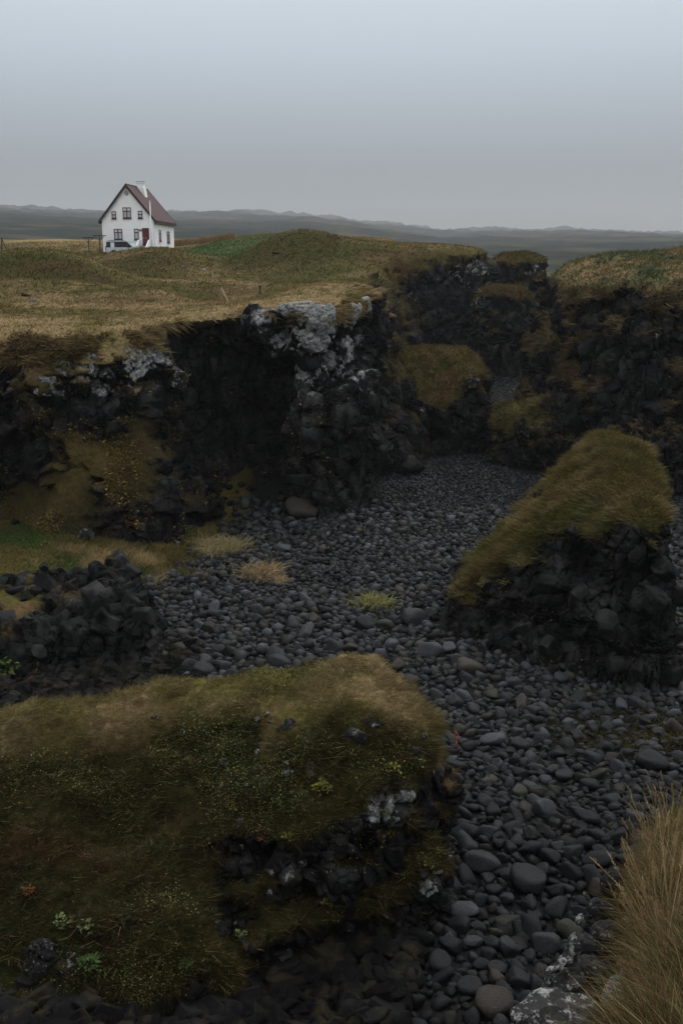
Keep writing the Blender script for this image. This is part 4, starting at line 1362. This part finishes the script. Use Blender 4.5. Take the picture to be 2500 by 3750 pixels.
lm = MB().tube((5.28, -.02, 2.9), (5.28, -.24, 2.86), .05)
lm.tube((5.28, -.24, 2.93), (5.28, -.24, 2.78), .06, .13)
lm.build('door_lamp', M_PAINTW, hs)
# oval enamel sign beside the door, white emblem in its middle and a lighter rim
def oval(x, z, rx, rz, y0, y1, n=20):
    return MB().prism([(x + rx * math.cos(6.28318 * k / n), z + rz * math.sin(6.28318 * k / n)) for k in range(n)], y0, y1)
sg = oval(4.66, 2.49, .20, .135, -.04, .0).build('sign', M_RED, hs)
oval(4.66, 2.49, .165, .105, -.046, -.041).build('sign_rim', M_FRAME, sg)
em = oval(4.66, 2.47, .05, .04, -.052, -.047)
em.box(4.53, 4.79, -.052, -.047, 2.535, 2.555)
em.build('sign_emblem', M_PAINTW, sg)
st = MB()
for k in range(4): st.box(4.75, 5.8, -.9 - .3 * k, -.6 - .3 * k if k else 0, -1.4, .72 - .18 * k)
st.build('step', M_CONC, hs)
for xx_ in (4.55, 5.8):
    MB().prism([(0, -1.4), (0, 1.40), (-.75, 1.40), (-1.95, .45), (-1.95, -1.4)], xx_, xx_ + .16, axis='x').build('stair_wall', M_WALL, hs)
MB().box(5.0, 5.16, -.42, -.30, .722, 1.02).build('boot_box', M_BLACK, hs)

# ------------------------------------------------------------------ flagpole
fp = empty('flagpole', W3(349, 571.5, 106))
tag(fp, 'tall thin white flagpole standing in front of the house door', 'flagpole')
fp.location.z = 13.0
MB().tube((0, 0, 0), (0, 0, 5.75), .065, .045, 10).build('pole', M_PAINTW, fp, smooth=True)
kb = MB()
kb.tube((0, 0, 5.75), (0, 0, 5.80), .06, .085, 10).tube((0, 0, 5.80), (0, 0, 5.90), .085, .05, 10)
kb.build('finial', M_GOLD, fp)
MB().tube((0, -.12, 1.1), (0, .12, 1.1), .02).build('cleat', M_ZINC, fp)

# ------------------------------------------------------------------ car
CP = W3(244, 590, 113)
car = empty('parked_car', (CP.x, CP.y, 13.12), R(-8.6))
tag(car, 'silver boxy off-road car with rear spare wheel parked before the house', 'car')
Wd = 1.9
def carbox(name, prof, y0, y1, mat, parent=car, bevel=.03):
    return MB().prism(prof, y0, y1).build(name, mat, parent, bevel)
body = carbox('body', [(.05, .55), (.02, .75), (.02, 1.18), (3.15, 1.18), (3.35, 1.14), (4.45, 1.06), (4.62, .98), (4.66, .6), (4.60, .45), (.15, .45)], 0, Wd, M_CAR)
carbox('cabin', [(.06, 1.17), (.10, 1.80), (2.55, 1.80), (3.22, 1.17)], .10, Wd - .10, M_GLASS)
carbox('roof', [(.06, 1.79), (.08, 1.91), (.3, 1.95), (2.3, 1.95), (2.56, 1.90), (2.62, 1.79)], .05, Wd - .05, M_CAR)
for y_ in (.06, Wd - .09):
    carbox('roof_rail', [(.4, 1.95), (.4, 1.985), (2.2, 1.985), (2.2, 1.95)], y_, y_ + .04, M_BLACK, bevel=0)
    carbox('windscreen_post', [(2.5, 1.80), (2.62, 1.80), (3.28, 1.17), (3.14, 1.17)], y_, y_ + .03, M_CAR, bevel=0)
    carbox('rear_post', [(.05, 1.17), (.09, 1.80), (.16, 1.80), (.13, 1.17)], y_, y_ + .03, M_BLACK, bevel=0)
    carbox('door_post', [(1.66, 1.17), (1.66, 1.80), (1.74, 1.80), (1.74, 1.17)], y_, y_ + .03, M_BLACK, bevel=0)
    carbox('side_panel', [(.58, 1.19), (.58, 1.72), (1.02, 1.72), (1.02, 1.19)], y_ - .012 if y_ < 1 else y_ + .012, y_ + .03, M_CARW, bevel=0)
    dy = (-.016, .0) if y_ < 1 else (Wd, Wd + .016)
    for a, b in ((.98, 1.68), (1.72, 2.78)):
        d_ = carbox('car_door', [(a, .56), (a, 1.15), (b, 1.15), (b, .56)], dy[0], dy[1], M_CAR, bevel=.006)
        carbox('handle', [(a + .1, .99), (a + .1, 1.03), (a + .3, 1.03), (a + .3, .99)], dy[0] - .02, dy[1] + .02, M_BLACK, d_, 0)
    carbox('mirror', [(2.66, 1.18), (2.64, 1.36), (2.82, 1.36), (2.84, 1.18)], -.22 if y_ < 1 else Wd, 0 if y_ < 1 else Wd + .22, M_BLACK, bevel=.02)
    carbox('tail_light', [(.0, .95), (.0, 1.12), (.03, 1.12), (.03, .95)], y_, y_ + .1, M_LAMP, bevel=0)
    carbox('headlight', [(4.58, .82), (4.55, .96), (4.64, .96), (4.67, .82)], y_ + .02, y_ + .25 if y_ < 1 else y_ - .2, M_PANE, bevel=0)
    carbox('vent_panel', [(3.22, .86), (3.22, 1.02), (3.36, 1.02), (3.36, .86)], dy[0], dy[1], M_BLACK, bevel=0)
carbox('windscreen', [(2.60, 1.795), (2.63, 1.795), (3.27, 1.19), (3.24, 1.19)], .16, Wd - .16, M_PANE, bevel=0)
carbox('bumper', [(-.05, .42), (-.05, .62), (.1, .62), (.1, .42)], .05, Wd - .05, M_BLACK)
carbox('bumper', [(4.58, .40), (4.58, .62), (4.74, .62), (4.74, .40)], .05, Wd - .05, M_BLACK)
def wheel(name, c, axis, r=.40, w=.26):
    c, ax = Vector(c), Vector(axis)
    wo = empty(name, c)
    wo.parent = car
    MB().tube(-ax * w / 2, ax * w / 2, r, None, 24).build('tyre', M_TYRE, wo, bevel=.03)
    for sgn in (-1, 1): MB().tube(ax * sgn * w / 2, ax * sgn * (w / 2 + .012), r * .62, r * .55, 16).build('rim', M_RIM, wo)
    return wo
for x_ in (.95, 3.85):
    for y_ in (.13, Wd - .13):
        wheel('wheel', (x_, y_, .40), (0, 1, 0))
        n_ = 12
        prof = [(x_ + .50 * math.cos(math.pi * k / n_), .42 + .50 * math.sin(math.pi * k / n_)) for k in range(n_ + 1)]
        carbox('wheel_arch', prof, -.022 if y_ < 1 else Wd - .05, .05 if y_ < 1 else Wd + .022, M_BLACK, bevel=0)
wheel('spare_wheel', (-.16, Wd * .5, 1.02), (1, 0, 0), .39, .24)

# ------------------------------------------------------------------ washing-line posts, fence posts, sticks
def clothes_post(u, v, t, lab, w=1.0, h=2.15):
    p = W3(u, v, t)
    e = empty('clothes_post', (p.x, p.y, p.z), R(-6))
    tag(e, lab, 'clothes post', 'wooden clothes-line posts beside the house')
    MB().box(-.05, .05, -.05, .05, -.8, h).build('post', M_WOOD, e)
    MB().box(-w * .5, w * .5, -.045, .045, h + .002, h + .09).build('crossbar', M_WOOD, e)
    for s_ in (-1, 1):
        MB().tube((s_ * .05, 0, h - .5), (s_ * w * .36, 0, h - .01), .035).build('brace', M_WOOD, e)
clothes_post(205.5, 587, 118, 'brown T-shaped clothes post standing farther out from the white house', 1.5, 2.0)
clothes_post(231, 586, 116, 'brown T-shaped clothes post standing beside corner of the white house', 1.6, 2.15)
cl = MB()
pa, pb = W3(205.5, 548, 118), W3(231, 546, 116)

def post(name, u, v0, v1, t, r, mat, lab, du=0, cat='post'):
    a, b = W3(u, v0, t), W3(u + du, v1, t)
    e = empty(name, a)
    tag(e, lab, cat)
    m = MB()
    m.tube((0, 0, -.5) if not du else tuple((a - b) * .15), tuple(b - a), r, r * .85, 7)
    m.build('shaft', mat, e)
    return e
post('stick', 522, 690, 660, 57, .05, M_PALEWOOD, 'bleached stick leaning out of grassy hollow', -14, 'stick')
e = post('fence_post', 597, 671, 656, 53, .055, M_WOOD, 'short dark stump of a post on grassy rim of headland')
MB().box(-.07, .07, -.05, .05, .22, .33).build('post_head', M_WOOD, e)
e = post('fence_post', 4, 568, 546, 116, .10, M_WOOD, 'grey wooden fence post with brace in field far from the house')
MB().tube((.55, 0, -.2), (.05, 0, 1.1), .06).build('brace', M_WOOD, e)
e = post('fence_post', 804, 560, 543, 108, .03, M_WOOD, 'lone thin post on the grassy plateau beside the green mound')
MB().tube((0, 0, .72), (0, 0, .78), .045).build('post_cap', M_ZINC, e)

# ------------------------------------------------------------------ plants, white rocks, small things found in the photograph
def leaf_mesh_data(n, rad, h, lsize, cols, spread=1.0):
    """n small folded leaves in a loose clump"""
    a = rng.uniform(0, 6.283, n)
    rr = rad * np.sqrt(rng.uniform(0, 1, n))
    hz = h * (1 - .6 * (rr / rad) ** 2) * rng.uniform(.45, 1.0, n)
    c = np.stack([rr * np.cos(a), rr * np.sin(a), hz], 1)
    return leaf_quads(c, n, lsize, cols)

def leaf_quads(c, n, lsize, cols):
    d = rng.normal(0, 1, (n, 3)) * np.array([1, 1, .45]) + np.array([0, 0, .25])
    d /= np.linalg.norm(d, axis=1, keepdims=True)
    up = rng.normal(0, .5, (n, 3)) + np.array([0, 0, 1])
    sd = np.cross(d, up)
    sd /= np.maximum(np.linalg.norm(sd, axis=1, keepdims=True), 1e-6)
    nn = np.cross(sd, d)
    L_ = (lsize * rng.uniform(.6, 1.4, n))[:, None]
    V = np.stack([c, c + d * L_ * .5 + sd * L_ * .32 + nn * L_ * .1, c + d * L_, c + d * L_ * .5 - sd * L_ * .32 + nn * L_ * .1], 1).reshape(-1, 3)
    b = np.arange(n) * 4
    F = np.concatenate([np.stack([b, b + 1, b + 2], 1), np.stack([b, b + 2, b + 3], 1)])
    C = np.repeat(np.asarray(cols, f32)[rng.integers(0, len(cols), n)] * rng.uniform(.6, 1.4, (n, 1)).astype(f32), 4, 0)
    return V.astype(f32), F, C

YEL = [tuple(0.55 * q for q in c) for c in [(.26, .22, .045), (.20, .20, .05), (.15, .17, .045)]]
GRN = [tuple(0.6 * q for q in c) for c in [(.05, .10, .025), (.07, .12, .035), (.11, .15, .05)]]
PGR = [tuple(0.55 * q for q in c) for c in [(.16, .20, .08), (.12, .17, .06), (.20, .22, .09)]]
RUS = [tuple(0.6 * q for q in c) for c in [(.26, .10, .035), (.22, .13, .04), (.20, .07, .03)]]
def plant(land, u, v, px, cols, label, n=46):
    if land == 'beach':
        p = hit_beach(u, v)
        p = np.array(p[:], f32)
    else:
        p, nn_ = nearest_on(land, u, v)
    t = float(np.linalg.norm(p - CAM))
    rad = px / 2287 * t * .36
    e = empty('leafy_plant', Vector(p.tolist()), random.uniform(0, 6))
    tag(e, label, 'plant')
    V, F, C = leaf_mesh_data(n, rad, rad * 1.3, rad * .42, cols)
    link('leaves', mesh_np('leaves', V, F, M_LEAF, {'Col': ('FLOAT_COLOR', C)}), e)
    st_ = MB()
    for k in range(4):
        a = random.uniform(0, 6.28)
        st_.tube((0, 0, -.05), (rad * .6 * math.cos(a), rad * .6 * math.sin(a), rad * .9), rad * .025, rad * .012, 5)
    st_.build('stems', M_WOOD, e)

plant('turf_mound', 742, 1815, 62, YEL, 'tall yellow leafed plant growing on dark rocky face of the turf mound', 90)
plant('turf_mound', 965, 1762, 44, PGR, 'pale green plant on the outer end of turf mound beside the cobbles', 60)
plant('turf_mound', 905, 1770, 50, YEL, 'yellowing plant on a turf ledge near the outer end of mound', 60)
plant('turf_mound', 880, 1878, 42, PGR, 'pale green plant on lower outer shoulder of the turf mound')
plant('turf_mound', 895, 1925, 40, YEL, 'small yellow plant low on outer shoulder of mound above black gully')
plant('turf_mound', 600, 1935, 34, RUS, 'rust orange plant on ledge midway up the turf mound')
plant('turf_mound', 655, 1930, 34, YEL, 'small yellow plant on ledge beside the rust orange plant')
plant('turf_mound', 145, 2120, 56, PGR, 'large pale green plant low on the grassy mound slope', 80)
plant('turf_mound', 195, 2145, 50, PGR, 'low pale green plant just downslope of the large pale plant', 60)
plant('turf_mound', 62, 2055, 40, RUS, 'reddish withered plant on the mound slope near picture edge')
plant('turf_mound', 215, 2215, 66, GRN, 'dark green leafy clump near the foot of the mound slope', 80)
plant('turf_mound', 420, 2225, 44, GRN, 'bright green plant at rocky foot of the mound', 50)
plant('turf_mound', 755, 2085, 38, YEL, 'small yellow plant hanging above dark hollow of the mound')
plant('turf_mound', 560, 2150, 36, PGR, 'small pale plant halfway along the mound foot')
plant('turf_mound', 530, 1860, 30, YEL, 'little yellow plant beside white lichen patch on mound')
plant('turf_mound', 640, 1840, 36, GRN, 'small dark green plant in rocky hollow of mound face')
plant('beach', 432, 1225, 44, GRN, 'bright green plant where the bench meets the cobbles', 70)
plant('beach', 105, 1255, 36, PGR, 'pale flowering plant standing in the bench grass')
plant('beach', 395, 1240, 38, YEL, 'yellow green plant at the cliff foot beside bench')
plant('beach', 10, 1555, 90, GRN, 'dense dark green leafy bush beside the broken outcrop', 130)
plant('headland', 310, 905, 28, RUS, 'red leafed plant on the cliff face below grey lichen rocks')
plant('headland', 430, 870, 40, YEL, 'yellow plant clinging to cliff beside deep recess')
plant('headland', 300, 970, 44, YEL, 'yellow green plants on ledge of the cliff near the recess')
plant('headland', 30, 1170, 30, RUS, 'reddish plant at the foot of the cliff above the bench')
plant('stack', 1150, 1345, 36, YEL, 'yellow plant under turf edge of the leaning stack')
plant('stack', 1115, 1355, 34, PGR, 'pale green plant under the low turf tip of leaning stack')

def leaf_scatter(land, n, cols, size, seedn, region=None):
    V, F, N, gm, poly, style = LANDS[land]
    w = in_view(V) * sstep(.3, -.1, (N * (V - CAM.astype(f32)) / camdist(V)[:, None]).sum(1)) * sstep(.0, .45, fbm(V / 1.3, 3, seedn)) * (.15 + gm)
    if region is not None: w = w * region(V)
    t, b, tot = sample(V, F, w, n)
    P = (V[F[t]] * b[..., None]).sum(1) + N[F[t[:]]].mean(1) * .05
    v, f, c = leaf_quads(P, n, size, cols)
    tag(link('ground_plants', mesh_np('ground_plants', v, f, M_LEAF, {'Col': ('FLOAT_COLOR', c)})), kind='stuff')
MIXD = [(.06, .085, .03), (.10, .11, .035), (.05, .055, .02), (.17, .15, .04), (.09, .05, .02), (.035, .05, .02)]
leaf_scatter('turf_mound', 16000, MIXD, .035, 141)
leaf_scatter('headland', 9000, [(.11, .09, .03), (.20, .15, .04), (.07, .07, .025), (.16, .075, .03)], .11, 143, lambda V: (V[:, 1] < 75) * (plateau_h(V[:, 0], V[:, 1]) - V[:, 2] > .9) * sstep(10, 4, np.abs(V[:, 0] + 8)))
leaf_scatter('sea_cliff', 9000, [(.07, .07, .03), (.10, .08, .03), (.05, .06, .03)], .12, 145, lambda V: sstep(10, 8, V[:, 2]))
leaf_scatter('stack', 2500, [(.10, .075, .025), (.16, .10, .03), (.06, .06, .02)], .06, 147)

def craggy(name, seed, mat):
    bm = bmesh.new()
    bmesh.ops.create_icosphere(bm, subdivisions=4, radius=.5)
    V = np.array([v.co[:] for v in bm.verts], f32)
    N_ = V / .5
    f1, f2, bv, r = worley(V * 3.2 + seed * 7.7, seed)
    V = V + N_ * ((r[:, :1] - .5) * .16 + .12 * fbm(V * 2.2 + seed, 3, seed)[:, None] + .04 * fbm(V * 9 + seed, 3, seed + 3)[:, None] - .06 * np.exp(-(f2 - f1) / .08)[:, None])
    for v, c in zip(bm.verts, V): v.co = c.tolist()
    me = bpy.data.meshes.new(name)
    bm.to_mesh(me)
    bm.free()
    me.materials.append(mat)
    return me
def fine_lichen(name, amount):
    m = NT(name)
    pos = m.pos()
    c = rock_nodes(m, pos)
    sp = m.ramp(m.noise(pos, 17, 9, .74), [(.58 - amount, 0.0), (.64 - amount, 1.0)])
    c = m.mix(sp, c, m.ramp(m.noise(pos, 60, 5, .7), [(.3, (.07, .07, .066)), (.7, (.40, .40, .38))]))
    m.l(c, m.b.inputs['Base Color'])
    m.b.inputs['Roughness'].default_value = .9
    m.b.inputs['Specular IOR Level'].default_value = .15
    m.bump(m.noise(pos, 40, 8, .7), .7, .012)
    return m.m
M_FINE, M_FINEW = fine_lichen('fine_lichen', -.01), fine_lichen('white_crust', .07)
CRAG = [craggy('lichen_rock', 3 + i, M_FINE) for i in range(4)]
M_MOTT = fine_lichen('mottled_lichen', .05)
CRAGW = [craggy('lichen_rock', 13 + i, M_FINEW) for i in range(4)]
MND, NRC = bpy.data.objects['turf_mound'], bpy.data.objects['near_cliff']
for (u, v, px) in ((415, 1684, 16), (365, 1645, 14), (520, 1748, 18), (514, 1772, 16), (592, 1722, 18), (655, 1750, 16), (660, 1772, 24), (544, 1884, 20), (610, 1635, 14), (597, 1650, 12),
                   (687, 1990, 14), (640, 1700, 12), (628, 1720, 10), (505, 1800, 12), (700, 1690, 10), (350, 1640, 10), (620, 1655, 10), (560, 1800, 10), (980, 1690, 20)):
    p, n = nearest_on('turf_mound', u, v)
    r = px / 2287 * float(np.linalg.norm(p - CAM))
    put('white_rock', random.choice(CRAGW), Vector((p - n * r * .12).tolist()), (r * 1.25, r * .9, r * .8), None, MND)
for (u, v, px) in ((660, 1665, 40), (808, 1690, 60), (862, 1660, 44), (835, 1695, 34), (640, 1672, 26), (985, 1725, 40), (1000, 1760, 40), (960, 1725, 40), (850, 1650, 26), (90, 2190, 90), (150, 2230, 70)):
    p, n = nearest_on('turf_mound', u, v)
    r = px / 2287 * float(np.linalg.norm(p - CAM))
    put('basalt_block', random.choice(CRAG + BLKM), Vector((p - n * r * .25).tolist()), r, None, MND)
for (u, v, a, b) in ((1318, 2112, 22, 34), (1302, 2160, 24, 44), (1308, 2182, 34, 50), (1286, 2208, 46, 30), (1262, 2224, 52, 22), (1248, 2252, 20, 40), (1302, 2264, 40, 20), (1250, 2285, 16, 22), (1335, 2060, 14, 16)):
    p = W3(u + 12, v, 5.5 + (2200 - v) * .004)
    put('lichen_rock', random.choice(CRAGW), p, (a / 2287 * 4.6, .07, b / 2287 * 4.6), (random.uniform(-.4, .4), random.uniform(-.4, .4), random.uniform(-.5, .5)), NRC)
for (u, v, a) in ((1345, 2090, 80), (1305, 2190, 100), (1275, 2255, 90), (1330, 2240, 100), (1240, 2300, 100), (1375, 2020, 70), (1290, 2300, 110), (1360, 2150, 90)):
    p = W3(u + 34, v + 12, 5.75 + (2200 - v) * .004)
    put('basalt_block', random.choice(CRAG[:2]), p, (a / 2287 * 5.4, a / 2287 * 5.0, a / 2287 * 6.5), (random.uniform(-.4, .4), random.uniform(-.4, .4), random.uniform(0, 3)), NRC)
o = put('boulder', craggy('lichen_boulder', 23, M_MOTT), W3(1290, 2385, 4.45), (.56, .42, .30), (.1, .1, .2))
tag(o, 'grey rock blotched with pale lichen half buried in grass at cliff brink', 'boulder')

M_CRUST = block_material('white_crust_large', 1.1)
CRUST = [craggy('lichen_slab', 31 + i, M_CRUST) for i in range(4)]
for (u, v, sz) in ((706, 706, (1.5, .9, 1.0)), (728, 738, (1.4, .9, 1.4)), (722, 790, (1.5, .9, 1.1)), (760, 830, (1.1, .8, 1.2)), (690, 690, (1.2, .8, .6)), (805, 712, (.8, .7, 1.0)), (655, 722, (.8, .7, .7))):
    p, n = nearest_on('headland', u, v)
    put('lichen_slab', random.choice(CRUST), Vector((p - n * .22 * sz[1]).tolist()), sz, (random.uniform(-.3, .3), random.uniform(-.3, .3), random.uniform(-.6, .6)), HEAD_OB)

def hill_rock(u, v, px, pool, label, flat=.7):
    p, n = nearest_on('headland', u, v)
    r = .75 * px / 2287 * float(np.linalg.norm(p - CAM))
    o = put('rock', random.choice(pool), Vector((p - np.array([0, 0, r * .18], f32)).tolist()), (r, r * .8, r * flat), (random.uniform(-.3, .3), random.uniform(-.3, .3), random.uniform(0, 3)))
    tag(o, label, 'rock')
hill_rock(463, 614, 26, BLKW, 'pale rock lying on grassy hill below the house, lower of two')
hill_rock(424, 606, 16, BLKL, 'small grey rock lying on grassy hill below the house, upper of two')
hill_rock(64, 672, 52, BLK, 'dark broken rock sticking out of the hump beyond the cliff rim', .8)
hill_rock(80, 684, 34, BLKL, 'grey lichen spotted rock beside the dark rock in the hump')
hill_rock(120, 711, 22, BLKW, 'flat whitish rock lying in the turf behind the cliff rim', .35)
hill_rock(203, 592, 40, BLK, 'low dark heap of stone in hollow before the clothes posts', .3)
hill_rock(640, 574, 46, BLK, 'dark rock showing in side of the green mound', .5)

def tuft(u, v, px, col, label, n=500, h=1.0):
    p = hit_beach(u, v)
    t = (p - Vector(CAM)).length
    r = px / 2287 * t * .5
    P = np.stack([p.x + rng.normal(0, r * .5, n), p.y + rng.normal(0, r * .45, n), np.full(n, p.z + .05)], 1).astype(f32)
    o = blades('grass_tuft', P, np.repeat(np.array([[0, 0, 1]], f32), n, 0), np.repeat(np.array([col], f32), n, 0), np.full(n, r * h), .018, lean=.55, wind=(.2, 0, 0), up=.8, curve=.9, seg=2)
    del o['kind']
    tag(o, label, 'grass tuft')
tuft(600, 1325, 90, (.26, .19, .10), 'dry straw coloured grass tuft growing among the cobbles')
tuft(855, 1395, 80, (.20, .19, .07), 'flattened yellow green grass tuft lying on the cobbles')
tuft(640, 1340, 40, (.27, .20, .11), 'small straw tuft just beside the larger dry tuft')
tuft(1040, 1700, 14, (.13, .12, .05), 'thin wisp of grass between cobbles near mound end', 60, 2.0)
tuft(500, 1262, 130, (.24, .20, .10), 'broad patch of pale long grass at the bench edge', 1500, .5)

def stick(pts, r, mat, label, name='driftwood', cat='driftwood'):
    m = MB()
    for a, b in zip(pts[:-1], pts[1:]): m.tube(a, b, r, r * .8, 6)
    tag(m.build(name, mat, None, smooth=True), label, cat)
M_REDW = simple('red_driftwood', (.10, .026, .016), .8, .2)
a = hit_beach(1050, 1735)
stick([a + Vector((0, 0, .15)), a + Vector((-.03, .15, .32)), a + Vector((.04, .3, .36)), a + Vector((-.02, .45, .42))], .03, M_REDW, 'reddish bent driftwood stick lying on cobbles near mound end')
M_TEAL = simple('teal_rope', (.10, .32, .28), .8, .2)
a = hit_beach(872, 1034) + Vector((0, 0, .25))
stick([a, a + Vector((.25, .1, .05)), a + Vector((.45, -.05, 0)), a + Vector((.7, .1, .04)), a + Vector((.5, .25, .02))], .035, M_TEAL, 'scrap of teal rope lying on far cobbles below headland', 'rope', 'rope')
a = W3(60, 1565, 26.5)
stick([a, a + Vector((.18, .1, .12)), a + Vector((.3, .1, .34)), a + Vector((.32, .12, .5))], .02, M_REDW, 'thin reddish bent stem below the dark green bush', 'stem', 'plant stem')

# dry reeds behind the house, seeding stems on the brink
def reeds():
    n = 2600
    x = rng.uniform(-23.5, -14, n)
    y = rng.uniform(131, 134, n) + (x + 20) * .2
    P = np.stack([x, y, plateau_h(x, y)], 1).astype(f32)
    blades('dry_reeds', P, np.repeat(np.array([[0, 0, 1]], f32), n, 0), lerp(np.repeat(BROWN[None] * 1.3, n, 0), STRAW, rng.uniform(0, 1, n).astype(f32)), np.full(n, .8), .07, lean=.14, wind=(.05, 0, 0), up=1, curve=.2)
reeds()

def stems():
    V, F, N, gm, poly, style = LANDS['near_cliff']
    w = sstep(.5, .9, gm) * in_view(V, -.01)
    t, b, tot = sample(V, F, w, 170)
    P = (V[F[t]] * b[..., None]).sum(1)
    n = len(P)
    top = P + np.stack([rng.normal(-.05, .14, n), rng.normal(.02, .1, n), rng.uniform(.35, .62, n)], 1)
    Vs, Fs, Cs, nv = [], [], [], 0
    for p, q in zip(P, top):
        p, q = Vector(p.tolist()), Vector(q.tolist())
        m = MB()
        mid = p.lerp(q, .5) + Vector((0, 0, .04))
        m.tube(p, mid, .0022, .0018, 4).tube(mid, q, .0018, .0014, 4)
        d = (q - mid).normalized()
        for k in range(7):
            c = q - d * (.012 * k)
            s_ = Vector((random.uniform(-1, 1), random.uniform(-1, 1), random.uniform(0, 1))) * .012
            m.tube(c, c + d * .014 + s_, .0032, .001, 4)
        v = np.array(m.v, f32)
        Vs.append(v)
        for f in m.f:
            for k in range(1, len(f) - 1): Fs.append((f[0] + nv, f[k] + nv, f[k + 1] + nv))
        nv += len(v)
        Cs.append(np.repeat((STRAW * random.uniform(.7, 1.3))[None], len(v), 0))
    me = mesh_np('seeding_grass', np.concatenate(Vs), np.array(Fs), M_BLADE, {'Col': ('FLOAT_COLOR', np.concatenate(Cs))})
    tag(link('seeding_grass', me), kind='stuff')
stems()

# ------------------------------------------------------------------ haze
def haze():
    me = MB().box(-4200, 4200, -4200, 4200, -45, 300)
    m = bpy.data.materials.new('haze')
    m.use_nodes = True
    t = m.node_tree
    t.nodes.clear()
    o = t.nodes.new('ShaderNodeOutputMaterial')
    v = t.nodes.new('ShaderNodeVolumePrincipled')
    v.inputs['Color'].default_value = (.80, .82, .85, 1)
    v.inputs['Density'].default_value = .00017
    v.inputs['Anisotropy'].default_value = 0.1
    t.links.new(v.outputs[0], o.inputs['Volume'])
    tag(me.build('haze', m), kind='stuff')
haze()
